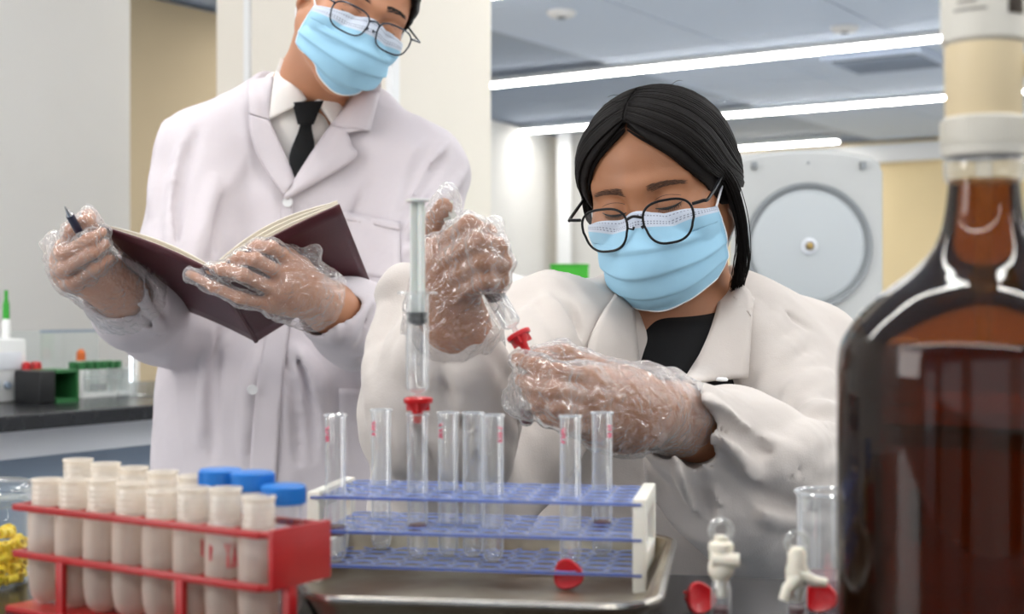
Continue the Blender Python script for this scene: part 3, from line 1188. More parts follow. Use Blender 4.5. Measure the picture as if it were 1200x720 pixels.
ORD = ['first', 'second', 'third', 'fourth', 'fifth', 'sixth', 'seventh', 'eighth']
hs = [.0800, .0815, .0835, .0830, .0800, .0835, .0850, .0820]
for i in range(8):
    w = RR + ux * (.0135 + .0263 * i) + uy * .0165
    t = frosted((w[0], w[1], BZ + .0042), hs[i], f'frosted tube, {ORD[i]} from the left in the front row of the red rack')
    if i in (5, 6, 7):
        b = MB()
        a0 = -math.pi / 2 - math.atan2(w[0], w[1])
        if i == 5:
            for pts in (((a0 + .45, .054), (a0 + .46, .044)), ((a0 + .62, .053), (a0 + .66, .042)), ((a0 + .62, .053), (a0 + .8, .050), (a0 + .64, .047)), ((a0 + .7, .042), (a0 + .72, .03)), ((a0 + .55, .034), (a0 + .8, .031))):
                stroke(b, pts)
        if i == 6:
            for pts in (((a0 - .8, .053), (a0 - .78, .044), (a0 - .72, .052)), ((a0 + .02, .054), (a0 + .14, .047), (a0 + .26, .054)), ((a0 + .14, .047), (a0 + .14, .040)), ((a0 + .36, .040), (a0 + .48, .054), (a0 + .60, .040)), ((a0 + .40, .045), (a0 + .56, .045))):
                stroke(b, pts)
        if i == 7:
            for pts in (((a0 + .8, .05), (a0 + .82, .04)), ((a0 + .95, .05), (a0 + .9, .044), (a0 + 1.0, .04))):
                stroke(b, pts)
        b.build('ink_writing', m_redink, t)
for i in range(5):
    w = RR + ux * (.0145 + .0263 * i) + uy * .041
    frosted((w[0], w[1], BZ + .0042), .0905 - .001 * i, f'taller frosted tube, {ORD[i]} from the left in the rear row of the red rack')
for i, lab in ((5, 'clear tube with a blue cap, leftmost of the three blue caps'), (6, 'clear tube with a blue cap, middle one of the three blue caps'), (7, 'clear tube with a blue cap, nearest the blue rack')):
    w = RR + ux * (.0145 + .0263 * i + (-.002)) + uy * (.0405 if i < 7 else .0385)
    t = empty('capped_tube', (w[0], w[1], BZ + .0042), lab, 'tube', 'blue capped tubes')
    h = .092 if i < 7 else .086
    MB().lathe([(.001, 0), (.004, .001), (.0108, .016), (.0112, .02), (.0112, h - .004)], 28, cap1=False).build('body', m_clearpl, t, sharp=0)
    pr = [(.0126, h - .011), (.0131, h - .0105), (.0131, h - .001), (.0122, h)]
    b = MB().lathe(pr, 36)
    for k in range(36):
        a = 2 * math.pi * k / 36
        b.box((.0131 * math.cos(a), .0131 * math.sin(a), h - .0058), (.0007, .0007, .0085), rotm(0, 0, a))
    b.build('screw_cap', m_bluecap, t)
    b = MB()
    a0 = -math.pi / 2 - math.atan2(w[0], w[1])
    for k in range(5):
        z = h - .02 - .010 * k
        stroke(b, [(a0 + q, z) for q in (-.25, -.1, .05, .2)], .0114, .0004)
        stroke(b, [(a0 + .38, z + .001), (a0 + .42, z - .001)], .0114, .0006)
    b.build('scale_print', m_blueink, t)

# ---------------------------------------------------------------- glass jar with yellow plugs
m_yel = mat('yellow_plastic', '#f8d534', .45, sss=.1)
JX = P(-28, 360, 1.0); JX[2] = BZ
jar = empty('glass_jar', tuple(JX), 'wide glass jar of yellow plastic pieces left of the red rack', 'jar')
MB().lathe([(.033, 0), (.0365, .0015), (.0375, .005), (.0375, .052), (.035, .056), (.035, .060)], 48, cap1=False).build('glass_wall', m_glass, jar, sharp=0)
for z in (.058, .063):
    MB().tube([(.0363 * math.cos(a), .0363 * math.sin(a), z) for a in np.linspace(0, 6.283, 40, endpoint=False)], .0014, 6, closed=True).build('rim', m_glass, jar)
MB().lathe([(.0375, .0605), (.0378, .066), (.036, .072), (.01, .0745)], 48).build('lid', m_glass, jar, sharp=0)
rs = random.Random(3)
piece = None
lv = 0
for lvl in range(5):
    for k in range(14):
        a = math.radians(-125 + 150 * k / 13) + rs.uniform(-.05, .05) + lvl * .09
        rr = .0305 if k % 2 else .0275
        if lvl == 4: rr = .022 if k % 2 else .013
        loc = (JX[0] + rr * math.cos(a), JX[1] + rr * math.sin(a), BZ + .0055 + .0075 * lvl + rs.uniform(0, .0012))
        if piece is None:
            piece = MB().lathe([(.0022, -.004), (.0034, -.004), (.0036, .004), (.0022, .004), (.0022, -.004)], 10, cap0=False, cap1=False).build('plastic_plug', m_yel, None)
            o = piece
        else:
            o = piece.copy(); COL.objects.link(o)
        tag(o, 'small yellow plastic piece lying in the glass jar', 'plug', 'yellow pieces in the glass jar')
        o.location = loc
        o.rotation_euler = (rs.uniform(0, 3), rs.uniform(0, 3), rs.uniform(0, 3))

# ---------------------------------------------------------------- brown bottle with dispenser
BD = .72
bs = BD / FOC
BX = np.array([(1153 - 600) * bs, BD, BZ])
bot = empty('reagent_bottle', tuple(BX), 'large brown glass reagent bottle with white dispenser top at the right', 'bottle')
def bz(y): return CAM_Z + (360 - y) * bs - BZ
m_amber = bpy.data.materials.new('amber_glass')
m_amber.use_nodes = True
nt = m_amber.node_tree; nt.nodes.clear()
o_ = nt.nodes.new('ShaderNodeOutputMaterial'); tr_ = nt.nodes.new('ShaderNodeBsdfTransparent'); tr_.inputs[0].default_value = (.60, .32, .14, 1)
gl_ = nt.nodes.new('ShaderNodeBsdfGlossy'); gl_.inputs['Roughness'].default_value = .04
df_ = nt.nodes.new('ShaderNodeBsdfDiffuse'); df_.inputs[0].default_value = (.035, .014, .006, 1)
m1 = nt.nodes.new('ShaderNodeMixShader'); m1.inputs[0].default_value = .22
m2 = nt.nodes.new('ShaderNodeMixShader'); fr_ = nt.nodes.new('ShaderNodeFresnel'); fr_.inputs['IOR'].default_value = 1.42
nt.links.new(tr_.outputs[0], m1.inputs[1]); nt.links.new(df_.outputs[0], m1.inputs[2])
nt.links.new(fr_.outputs[0], m2.inputs[0]); nt.links.new(m1.outputs[0], m2.inputs[1]); nt.links.new(gl_.outputs[0], m2.inputs[2])
nt.links.new(m2.outputs[0], o_.inputs['Surface'])
out = [(985, 800), (985, 640), (985, 460), (986, 425), (989, 405), (997, 388), (1012, 368), (1034, 346), (1058, 328), (1080, 310), (1095, 292), (1104, 272), (1109, 250), (1112, 225), (1113, 211)]
prof = [(.06, 0), (.068, .002)] + [((1153 - x) * bs, max(.006, bz(y))) for x, y in catmull(out, 60)]
MB().lathe(prof, 96, cap1=False).build('glass_body', m_amber, bot, sharp=0)
m_amliq = film_mat('amber_liquid', (.55, .27, .10), .28, .2, 2, .1, white=(.05, .02, .007), wfac=.98)
lt = bz(408)
MB().lathe([(.058, .005), (.0665, .009), (.0695, .02), (.0695, lt - .002), (.069, lt)], 64).build('liquid', m_amliq, bot, sharp=40)
m_disp = mat('dispenser_white', '#d9d4c8', .45)
m_disp2 = mat('dispenser_cream', '#e3cfa8', .45)
def R_px(w): return w * bs
MB().lathe([(R_px(41), bz(214)), (R_px(44), bz(212)), (R_px(46), bz(200)), (R_px(46), bz(190)), (R_px(42), bz(184))], 64).build('neck_ring', m_clearpl, bot)
b = MB().lathe([(R_px(47), bz(184)), (R_px(48), bz(181)), (R_px(49), bz(150)), (R_px(48), bz(141)), (R_px(44), bz(138))], 72)
for k in range(60):
    a = 2 * math.pi * k / 60
    b.box((R_px(49) * math.cos(a), R_px(49) * math.sin(a), bz(157)), (.0008, .001, bz(143) - bz(172)), rotm(0, 0, a))
b.build('ribbed_collar', m_disp, bot)
MB().lathe([(R_px(43), bz(140)), (R_px(44), bz(138)), (R_px(45), bz(52))], 64).build('sleeve', m_disp2, bot)
up = MB().lathe([(R_px(45), bz(54)), (R_px(49), bz(50)), (R_px(49), bz(-150)), (R_px(44), bz(-160)), (R_px(20), bz(-165))], 64).build('upper_cylinder', m_disp, bot)
# dark sight window and small printed lines on the upper cylinder
def cyl_patch(name, r, a0, a1, z0, z1, m, parent, t=.0006):
    n = 10
    G = np.array([[(r * math.cos(a), r * math.sin(a), z) for z in np.linspace(z0, z1, 4)] for a in np.linspace(a0, a1, n)])
    return sheet(name, G, m, parent, t)
cyl_patch('sight_window', R_px(49) + .0003, -math.pi / 2 + .25, -math.pi / 2 + .72, bz(24), bz(-120), mat('sight_window', '#6b6158', .3), up)
m_print = mat('grey_print', '#8f8a82', .6)
for q in range(7):
    cyl_patch('print_line', R_px(49) + .0003, -math.pi / 2 - 1.05 + .1 * (q % 2), -math.pi / 2 - .25 - .12 * ((q * 5) % 3), bz(20 - 9 * q), bz(17 - 9 * q), m_print, up, .0003)
MB().tube([(R_px(38), -.0, bz(78)), (R_px(60), -.004, bz(76)), (R_px(95), -.008, bz(72)), (R_px(100), -.009, bz(95))], [.0062, .0058, .005, .004], 12).build('spout', m_disp2, bot)
MB().lathe([(.004, .012), (.004, bz(140))], 12, cap1=False).build('dip_tube', m_clearpl, bot)

# ---------------------------------------------------------------- white stopcocks on clear columns, beaker, red funnels
m_stop = mat('stopcock_plastic', '#f0e8d6', .42, sss=.1)
m_stopc = film_mat('stopcock_clear', (.97, .97, .95), .25, .6, 2, .12, white=(.9, .9, .88), wfac=.6)


def stopcock(px, d, lab, kind):
    s = d / FOC
    b0 = P(px, 360, d); b0[2] = BZ
    def z(y): return CAM_Z + (360 - y) * s - BZ
    t = empty('stopcock_column', tuple(b0), lab, 'stopcock')
    MB().lathe([(.005, 0), (.0058, .001), (.0058, z(692)), (.0045, z(680))], 20, cap1=False).build('column_wall', m_tube, t, sharp=0)
    MB().lathe([(.0049, .001), (.0049, z(712))], 16).build('contents', m_plug, t)
    if kind == 0:
        MB().lathe([(.0028, z(700)), (.0032, z(684)), (.0062, z(676)), (.0074, z(672)), (.0078, z(664)), (.0070, z(659)), (.0070, z(648)), (.0076, z(643)), (.0072, z(637)), (.0044, z(634)), (.004, z(628))], 22).build('valve_body', m_stop, t)
        MB().cyl((-.006, -.004, z(655)), (.0098, -.006, z(655)), .0042, 14).build('tap_handle', m_stop, t)
        zc_ = 622
    else:
        MB().lathe([(.003, z(705)), (.0045, z(690)), (.0066, z(683)), (.0068, z(668)), (.0056, z(660)), (.0056, z(648)), (.004, z(642))], 22).build('valve_body', m_stop, t)
        MB().tube([(0, -.003, z(676)), (-.0065, -.005, z(688)), (-.009, -.006, z(702))], [.0045, .0036, .0032], 12).build('side_arm', m_stop, t)
        MB().tube([(0, -.003, z(672)), (.009, -.004, z(680)), (.0165, -.004, z(682))], [.0045, .0034, .0026], 12).build('tap_handle', m_stop, t)
        zc_ = 636
    MB().tube([(.0058 * math.cos(a), 0, z(zc_) + .0058 * math.sin(a)) for a in np.linspace(0, 6.283, 20, endpoint=False)], .0020, 8, closed=True).build('ring', m_stopc, t)
    return t


stopcock(845, .84, 'cream plastic stopcock with clear ring, left one beside the tray', 0)
stopcock(934, .84, 'cream plastic stopcock with two arms, in front of the beaker', 1)
q = P(974, 360, .95); q[2] = BZ
bk = empty('beaker', tuple(q), 'small clear glass beaker standing between stopcock and brown bottle', 'beaker')
bh = CAM_Z + (360 - 577) * .95 / FOC - BZ
MB().lathe([(.018, 0), (.0215, .0015), (.0225, .005), (.0225, bh - .004), (.0238, bh)], 40, cap1=False).build('glass_wall', m_tube, bk, sharp=0)
MB().tube([(.0236 * math.cos(a), .0236 * math.sin(a), bh) for a in np.linspace(0, 6.283, 36, endpoint=False)], .0012, 8, closed=True).build('rim', m_tube, bk)
MB().lathe([(.019, .002), (.0215, .006), (.0215, .016)], 32).build('contents', film_mat('pink_liquid', (.9, .75, .78), .3, .3, 2, .1, white=(.7, .5, .52), wfac=.7), bk)

m_redf = mat('funnel_red', '#c0151d', .35, coat=.3, sss=.05)


def funnel(loc, R=None, lab='', scale=1.):
    t = empty('red_funnel', tuple(loc), lab, 'funnel', 'red plastic funnels')
    if R is not None:
        t.rotation_euler = Matrix(np.asarray(R).tolist()).to_euler()
    t.scale = (scale,) * 3
    MB().lathe([(.0095, -.001), (.0100, .0), (.0100, .0022), (.009, .003), (.0045, .0016)], 36, lobes=lambda a, z: 1 + .08 * math.cos(3 * a + .5)).build('flange', m_redf, t)
    MB().lathe([(.0018, -.0150), (.0026, -.0148), (.0036, -.0075), (.0070, -.003), (.0078, -.0005)], 24).build('cone', m_redf, t)
    for k in range(3):
        a = 2 * math.pi * k / 3 + .5
        MB().box((.006 * math.cos(a), .006 * math.sin(a), -.0035), (.006, .0014, .006), rotm(0, 0, a)).build('rib', m_redf, t)
    return t


for px, d, lab, R in ((820, .90, 'red funnel lying on the bench left of the stopcocks', rotm(1.35, 0, .4)), (962, .905, 'red funnel lying on the bench in front of the beaker', rotm(1.4, .2, -.5)),
                      (666, .945, 'red funnel lying in the steel tray under the blue rack', rotm(1.5, 0, -.2))):
    q = P(px, 360, d)
    q[2] = BZ + .0105 if d != .945 else .912 + .0102
    funnel(q, R, lab)

# ---------------------------------------------------------------- syringes
m_rubber = mat('black_rubber', '#141518', .5)
m_plunger = mat('plunger_plastic', '#dfe3de', .4, sss=.1)
m_syr = film_mat('syringe_barrel', (.97, .98, .98), .20, .75, 2.0, .08, white=(.9, .93, .95), wfac=.5)


def syringe(tip, axis, Lb, Lp, piston, lab, r=.0078, flange=.012, spin=0.):
    """tip: nozzle end; axis: unit vector from nozzle to plunger; Lb barrel length; Lp height of the thumb rest; piston: its height"""
    t = empty('syringe', tuple(tip), lab, 'syringe', 'syringes')
    t.rotation_euler = (Matrix(frame_from(axis).tolist()) @ Matrix.Rotation(spin, 3, 'Z')).to_euler()
    n = .008
    bar = MB().lathe([(.0016, 0), (.0021, .001), (.0023, n - .001), (.0052, n), (r - .001, n + .0015), (r, n + .003), (r, n + Lb)], 32, cap1=False).build('barrel', m_syr, t, sharp=0)
    MB().lathe([(r, n + Lb), (flange, n + Lb + .0002), (flange, n + Lb + .0018), (r - .001, n + Lb + .002)], 32, cap0=False, cap1=False, lobes=lambda a, z: 1 if z < n + Lb + .0001 else 1 + .22 * math.cos(2 * a)).build('flange', m_syr, bar)
    g = MB()
    k = 0
    zz = n + .008
    while zz < n + Lb - .006:
        w = .75 if k % 5 == 0 else .45
        g.tube([((r + .0002) * math.cos(a), (r + .0002) * math.sin(a), zz) for a in np.linspace(.35, .35 + w, 6)], .00022, 4)
        zz += .0021; k += 1
    g.build('scale_print', m_blueink, bar)
    MB().lathe([(.001, piston - .003), (r - .0012, piston - .0005), (r - .0005, piston), (r - .0005, piston + .0018), (r - .0014, piston + .0028), (r - .0014, piston + .004), (r - .0005, piston + .005), (r - .0005, piston + .0065)], 28).build('piston', m_rubber, t)
    p = MB()
    Lr = Lp - piston - .0065
    for a in (0, math.pi / 2):
        p.box((0, 0, piston + .0065 + Lr / 2), (2 * r - .0045, .0016, Lr), rotm(0, 0, a))
    p.build('plunger_rod', m_plunger, t, smooth=False)
    MB().lathe([(r * .95, Lp), (r + .0006, Lp + .0003), (r + .0006, Lp + .0018), (r * .95, Lp + .002)], 28).build('thumb_rest', m_plunger, t)
    return t


hw = None
for (c, r), px in used_holes.items():
    if px == 497: hw = hole_world(c, r)
SD = hw[1]
ss = SD / FOC
def szz(y): return CAM_Z + (360 - y) * ss
syx = hw[0]
funnel((syx, SD, szz(471)), None, 'red funnel under the upright syringe, over a test tube')
tz = szz(471) - .001
syringe((syx, SD, tz), (0, 0, 1), szz(345) - tz - .008, szz(237) - tz, szz(377) - tz, 'tall upright syringe with plunger drawn out, above the blue rack', spin=.6)

# ================================================================ people
m_skin_w = mat('skin_woman', '#a4704f', .48, sss=.12, var=.10, vscale=30, vcolor='#955c42', bump=.06, bscale=900)
m_skin_m = mat('skin_man', '#b98262', .48, sss=.12, var=.10, vscale=30, vcolor='#aa6d50', bump=.06, bscale=900)
m_coat_w = mat('lab_coat_white', '#c8bfb8', .85, bump2=.25, b2scale=14, bump=.12, bscale=700, sheen=.1)
m_coat_m = mat('lab_coat_lavender', '#cdc5c9', .85, bump2=.22, b2scale=12, bump=.12, bscale=700, sheen=.1)
m_hair = mat('black_hair', '#0f0a08', .6, spec=.2, bump=.15, bscale=300, stretch=(6, 6, 1))
m_brow = mat('brow_hair', '#5b4031', .8)
m_blackcloth = mat('black_cloth', '#0b0b0d', .9)
m_shirt = mat('shirt_white', '#e9e4df', .8, bump2=.1, b2scale=20)
m_trouser = mat('dark_trousers', '#1d2028', .85)
m_shoe = mat('black_shoe', '#101012', .4)
m_frame_b = mat('glasses_black', '#0a0a0c', .35, spec=.3)
m_frame_s = mat('glasses_gunmetal', '#4a4f57', .25, metal=.8)
m_lens = film_mat('lens', (.985, .985, .98), .035, .5, 3, .02, white=(.9, .95, 1), wfac=.1)
m_glove = film_mat('glove_film', (.965, .96, .955), .17, .62, 1.7, .16, bump=1.0, bscale=85, white=(.92, .91, .90), wfac=.55)
m_loop = mat('ear_loop_white', '#eceef0', .7)
m_lash = mat('lashes', '#17110f', .5)
m_eye = mat('eye_white', '#cfc6bf', .2)
m_iris = mat('iris', '#20130d', .12)

# face mask: UV v = 0 top .. 1 bottom
m_mask = bpy.data.materials.new('mask_blue')
m_mask.use_nodes = True
nt = m_mask.node_tree
bs_ = nt.nodes['Principled BSDF']; bs_.inputs['Roughness'].default_value = .8
uvn = nt.nodes.new('ShaderNodeUVMap'); uvn.uv_map = 'uv'
sx = nt.nodes.new('ShaderNodeSeparateXYZ'); nt.links.new(uvn.outputs[0], sx.inputs[0])
def M_(op, a, b=None, clamp=False):
    n = nt.nodes.new('ShaderNodeMath'); n.operation = op; n.use_clamp = clamp
    for i, q in enumerate((a, b)):
        if q is None: continue
        if isinstance(q, (int, float)): n.inputs[i].default_value = q
        else: nt.links.new(q, n.inputs[i])
    return n.outputs[0]
u_, v_ = sx.outputs[0], sx.outputs[1]
top = M_('LESS_THAN', v_, .150)
side = M_('GREATER_THAN', M_('ABSOLUTE', M_('SUBTRACT', u_, .5)), .465)
du = M_('LESS_THAN', M_('FRACT', M_('MULTIPLY', u_, 64.)), .55)
rows = None
for c_ in (.035, .095, .118):
    r_ = M_('LESS_THAN', M_('ABSOLUTE', M_('SUBTRACT', v_, c_)), .006)
    rows = r_ if rows is None else M_('MAXIMUM', rows, r_)
dash = M_('MULTIPLY', rows, du)
dots = M_('MULTIPLY', M_('MULTIPLY', side, M_('LESS_THAN', M_('FRACT', M_('MULTIPLY', u_, 90.)), .4)), M_('LESS_THAN', M_('FRACT', M_('MULTIPLY', v_, 40.)), .5))
def mixc(f, a, b):
    n = nt.nodes.new('ShaderNodeMix'); n.data_type = 'RGBA'
    nt.links.new(f, n.inputs[0])
    for i, q in ((6, a), (7, b)):
        if isinstance(q, tuple): n.inputs[i].default_value = (*q, 1)
        else: nt.links.new(q, n.inputs[i])
    return n.outputs[2]
colr = mixc(top, lin('#9bc9e2'), lin('#ccd4e2'))
colr = mixc(dash, colr, lin('#8d93a5'))
colr = mixc(dots, colr, lin('#6fa6cc'))
nt.links.new(colr, bs_.inputs['Base Color'])
nz = nt.nodes.new('ShaderNodeTexNoise'); nz.inputs['Scale'].default_value = 700
bp_ = nt.nodes.new('ShaderNodeBump'); bp_.inputs['Strength'].default_value = .15; bp_.inputs['Distance'].default_value = .002
nt.links.new(nz.outputs[0], bp_.inputs['Height']); nt.links.new(bp_.outputs[0], bs_.inputs['Normal'])


class Head:
    """head-local axes: x = viewer's right when facing the camera, y = backwards, z = up; origin between the ears at eye level"""
    def __init__(s, c, yaw, pitch, roll, scale=1.0):
        s.c = np.asarray(c, float)
        s.R = rotm(math.radians(pitch), math.radians(roll), math.radians(yaw))
        s.k = scale

    def w(s, p):
        return (np.asarray(p, float) * s.k) @ s.R.T + s.c

    def v(s, p):
        return np.asarray(p, float) @ s.R.T

    def prims(s, S, neck_base, neck_r, male=False):
        k = s.k
        E = lambda c, r, kk=.02, op='u', R=None: S.ell(s.w(c), np.array(r) * k, s.R if R is None else s.R @ R, kk, op)
        C = lambda a, b, ra, rb=None, kk=.015, op='u': S.rc(s.w(a), s.w(b), ra * k, (ra if rb is None else rb) * k, kk, op)
        E((0, .012, .022), (.073, .089, .073), .02)
        E((0, -.038, .030), (.060, .049, .052), .02)
        E((0, -.022, -.035), (.062, .066, .076), .03)
        for x in (-1, 1):
            C((x * .056, .004, -.052), (x * .020, -.066, -.100), .017, .015, .03)
            E((x * .040, -.062, -.032), (.024, .024, .024), .025)
            C((x * .010, -.0865, .017), (x * .046, -.068, .017), .007, .006, .014)
            E((x * .032, -.0945, -.001), (.019, .016, .0115), .012, 's')
            E((x * .030, -.0735, -.004), (.0150, .0130, .0125), .006)
        C((0, -.066, -.101), (0, -.071, -.104), .016, None, .025)
        C((0, -.084, .008), (0, -.104, -.040), .0072, .0105, .014)
        for x in (-1, 1):
            E((x * .012, -.096, -.044), (.0075, .010, .007), .008)
        E((0, -.087, -.072), (.024, .012, .011), .012)
        # ears
        for x in (-1, 1):
            Re = np.array(Matrix.Rotation(x * .30, 3, 'Z')) @ np.array(Matrix.Rotation(-.18, 3, 'X'))
            E((x * .0775, .018, -.012), (.0062, .0165, .030), .008, 'u', Re)
            E((x * .0835, .016, -.008), (.0045, .0095, .0185), .006, 's', Re)
            E((x * .0765, .006, -.016), (.004, .004, .007), .006)
        C((0, .022, -.060), (0, .030, -.075), .050, .048, .03)
        S.rc(s.w((0, .026, -.070)), neck_base, .050 * k * (1.04 if male else .94), neck_r, .03)

    def sdf_hair(s, S, open_fn, thick=.009, top=.0):
        k = s.k
        t = thick
        S.ell(s.w((0, .012, .022 + top)), np.array((.073 + t, .089 + t, .073 + t)) * k, s.R, .02)
        S.ell(s.w((0, -.038, .030 + top)), np.array((.060 + t * .9, .049 + t * .8, .052 + t)) * k, s.R, .02)
        S.ell(s.w((0, .035, -.015)), np.array((.071 + t * .8, .070 + t * .7, .072)) * k, s.R, .02)
        if open_fn is None:
            return
        lo, hi = S.bounds()

        def f(x, y, z):
            Q = np.stack(np.broadcast_arrays(x, y, z), -1)
            L = (Q - s.c) @ s.R / k
            return open_fn(L[..., 0], L[..., 1], L[..., 2]) * k
        S.fn(f, lo, hi, .006, 's')


def mask_sheet(hd, face, parent, top=-.010, wid=.070, y_side=-.018, low=-.118, prj=.0):
    """pleated mask wrapped on the lower face; returns corner points"""
    nu, nv = 61, 57
    G = np.zeros((nu, nv, 3)); UV = np.zeros((nu, nv, 2))
    # centre line: nose bridge, nose tip, mouth, chin, under chin
    cl = catmull([(-.0975, top), (-.112 - prj, -.030), (-.122 - prj, -.052), (-.1195 - prj, -.078), (-.108, -.102), (-.088, low)], nv)
    sl = catmull([(y_side - .022, top - .014), (y_side - .010, -.040), (y_side - .004, -.062), (y_side - .006, -.082), (y_side - .022, low + .016)], nv)
    wd = catmull([(.0600,), (.0665,), (.069,), (.0675,), (.0560,)], nv)[:, 0] * wid / .070
    for i in range(nu):
        u = -1 + 2 * i / (nu - 1)
        for j in range(nv):
            v = j / (nv - 1)
            t = u * math.pi / 2 * .97
            a = abs(math.sin(t))
            x = wd[j] * math.sin(t)
            e = math.cos(t) ** (1.25 if v < .3 else 1.1)
            y = sl[j][0] + (cl[j][0] - sl[j][0]) * e
            z = cl[j][1] + (sl[j][1] - cl[j][1]) * a ** 1.7
            if v < .25:                       # nose bridge pinch on the upper edge
                z -= .001 * (1 - v / .25) * math.exp(-((abs(u) - .38) / .16) ** 2)
                z += .0095 * (1 - v / .25) * math.exp(-(u / .5) ** 2)
                y += .003 * (1 - v / .25) * math.exp(-((abs(u) - .36) / .17) ** 2)
            G[i, j] = (x, y, z)
            UV[i, j] = ((u + 1) / 2, v)
    # pleats: three overlapping folds
    nrm = np.cross(np.gradient(G, axis=0), np.gradient(G, axis=1))
    nrm /= np.linalg.norm(nrm, axis=-1, keepdims=True) + 1e-9
    if (nrm[nu // 2, nv // 2] @ np.array([0, -1, 0])) < 0: nrm = -nrm
    for i in range(nu):
        u = -1 + 2 * i / (nu - 1)
        for j in range(nv):
            v = j / (nv - 1)
            d = 0
            for c, am in ((.34, .0034), (.55, .0036), (.76, .003)):
                q = v - c - .02 * u * u
                if -.15 < q < 0: d += am * (1 + q / .15)
                elif 0 <= q < .02: d += am * (1 - q / .02)
            d *= (.35 + .65 * min(1, (1 - abs(u)) * 3))
            d += .0009 * math.sin(9 * u + 5 * v) + .0008 * math.sin(16 * v + 7 * u)
            G[i, j] += nrm[i, j] * d
    W = hd.w(G)
    # keep it clear of the skin
    for _ in range(4):
        dd = face.at(W)
        push = np.maximum(.0025 - dd, 0)
        if push.max() <= 0: break
        g = hd.v(nrm)
        W = W + g * push[..., None]
    o = sheet('face_mask', W, m_mask, parent, .0012, UV.reshape(-1, 2))
    # white binding along the lower and side edges
    edge = np.concatenate([W[0, :, :], W[:, -1, :][1:], W[-1, ::-1, :][1:]])
    MB().tube(list(edge), .0013, 6).build('binding', m_loop, o)
    return o, W


def ear_loops(hd, W, o):
    for i, x in ((0, -1), (-1, 1)):
        a, b = W[i, 1], W[i, -2]
        e_top = hd.w((x * .0765, .002, .012)); e_back = hd.w((x * .0800, .034, -.004)); e_bot = hd.w((x * .0775, .022, -.040))
        pa = [a, hd.w((x * .0765, -.012, .000)), e_top, e_back, e_bot, hd.w((x * .073, .004, -.058)), b]
        MB().tube(list(catmull(pa, 36)), .0013, 6).build('ear_loop', m_loop, o)


def lens_outline(w, h, n=44, e=3.2, taper=.12, rot=0):
    P_ = []
    for i in range(n):
        a = 2 * math.pi * i / n
        c, s_ = math.cos(a), math.sin(a)
        x = w / 2 * math.copysign(abs(c) ** (2 / e), c)
        z = h / 2 * math.copysign(abs(s_) ** (2 / e), s_)
        x *= 1 - taper * (.5 - z / h) * (1 if z < 0 else .6)
        P_.append((x, z))
    return P_


def glasses(hd, parent, name, m, centers, w, h, e, wire, y0, tilt, rake, bridge_z, ear_z=.004, temple_r=.0016, hinge_x=.071, taper=.12):
    """frames as one part, lenses and temples as sub-parts"""
    fr = MB()
    lens = []
    for x in (-1, 1):
        P_ = lens_outline(w, h, e=e, taper=taper)
        pts = []
        for (px_, pz_) in P_:
            X = x * (centers[0] - 0) + x * px_
            Y = y0 + abs(X) ** 2 * 2.4 - (pz_) * math.sin(tilt) * -1
            pts.append(hd.w((X, Y, centers[1] + pz_ * math.cos(tilt))))
        fr.tube(pts, wire, 8, closed=True)
        lens.append(pts)
    bx = centers[0] - w / 2
    fr.tube(list(catmull([hd.w((-bx - .001, y0, bridge_z)), hd.w((0, y0 - .003, bridge_z + .003)), hd.w((bx + .001, y0, bridge_z))], 9)), wire * 1.15, 8)
    for x in (-1, 1):        # nose pads
        fr.tube([hd.w((x * (bx + .001), y0 + .002, bridge_z - .010)), hd.w((x * (bx - .003), y0 + .007, bridge_z - .013))], .0008, 6)
        fr.tube([hd.w((x * (bx - .003), y0 + .007, bridge_z - .010)), hd.w((x * (bx - .0005), y0 + .008, bridge_z - .017))], .0013, 8)
    o = fr.build(name, m, parent)
    for x, pts in zip((-1, 1), lens):
        c = np.mean(pts, 0)
        V = [c + (hd.v((0, -.0012, 0)))] + list(pts)
        n = len(pts)
        mid = [c * .5 + np.array(p) * .5 + hd.v((0, -.0009, 0)) for p in pts]
        V = [c + hd.v((0, -.0012, 0))] + mid + list(pts)
        F = [(0, 1 + i, 1 + (i + 1) % n) for i in range(n)] + [(1 + i, 1 + n + i, 1 + n + (i + 1) % n, 1 + (i + 1) % n) for i in range(n)]
        l = mesh_obj('lens', V, F, m_lens, o)
        zt = centers[1] + h * .30
        ox = x * (centers[0] + w / 2)
        yo = y0 + ox * ox * 2.4
        tp = [hd.w((ox - x * .001, yo, zt)), hd.w((x * hinge_x, yo + .003, zt + .001)), hd.w((x * (hinge_x + .004), yo + .014, zt + .001)), hd.w((x * .0775, -.02, (zt + ear_z + .012) / 2)),
              hd.w((x * .0775, .008, ear_z + .014)), hd.w((x * .077, .030, ear_z)), hd.w((x * .075, .040, ear_z - .022))]
        MB().tube(list(catmull(tp, 30)), temple_r, 8).build('temple', m, o)
    return o


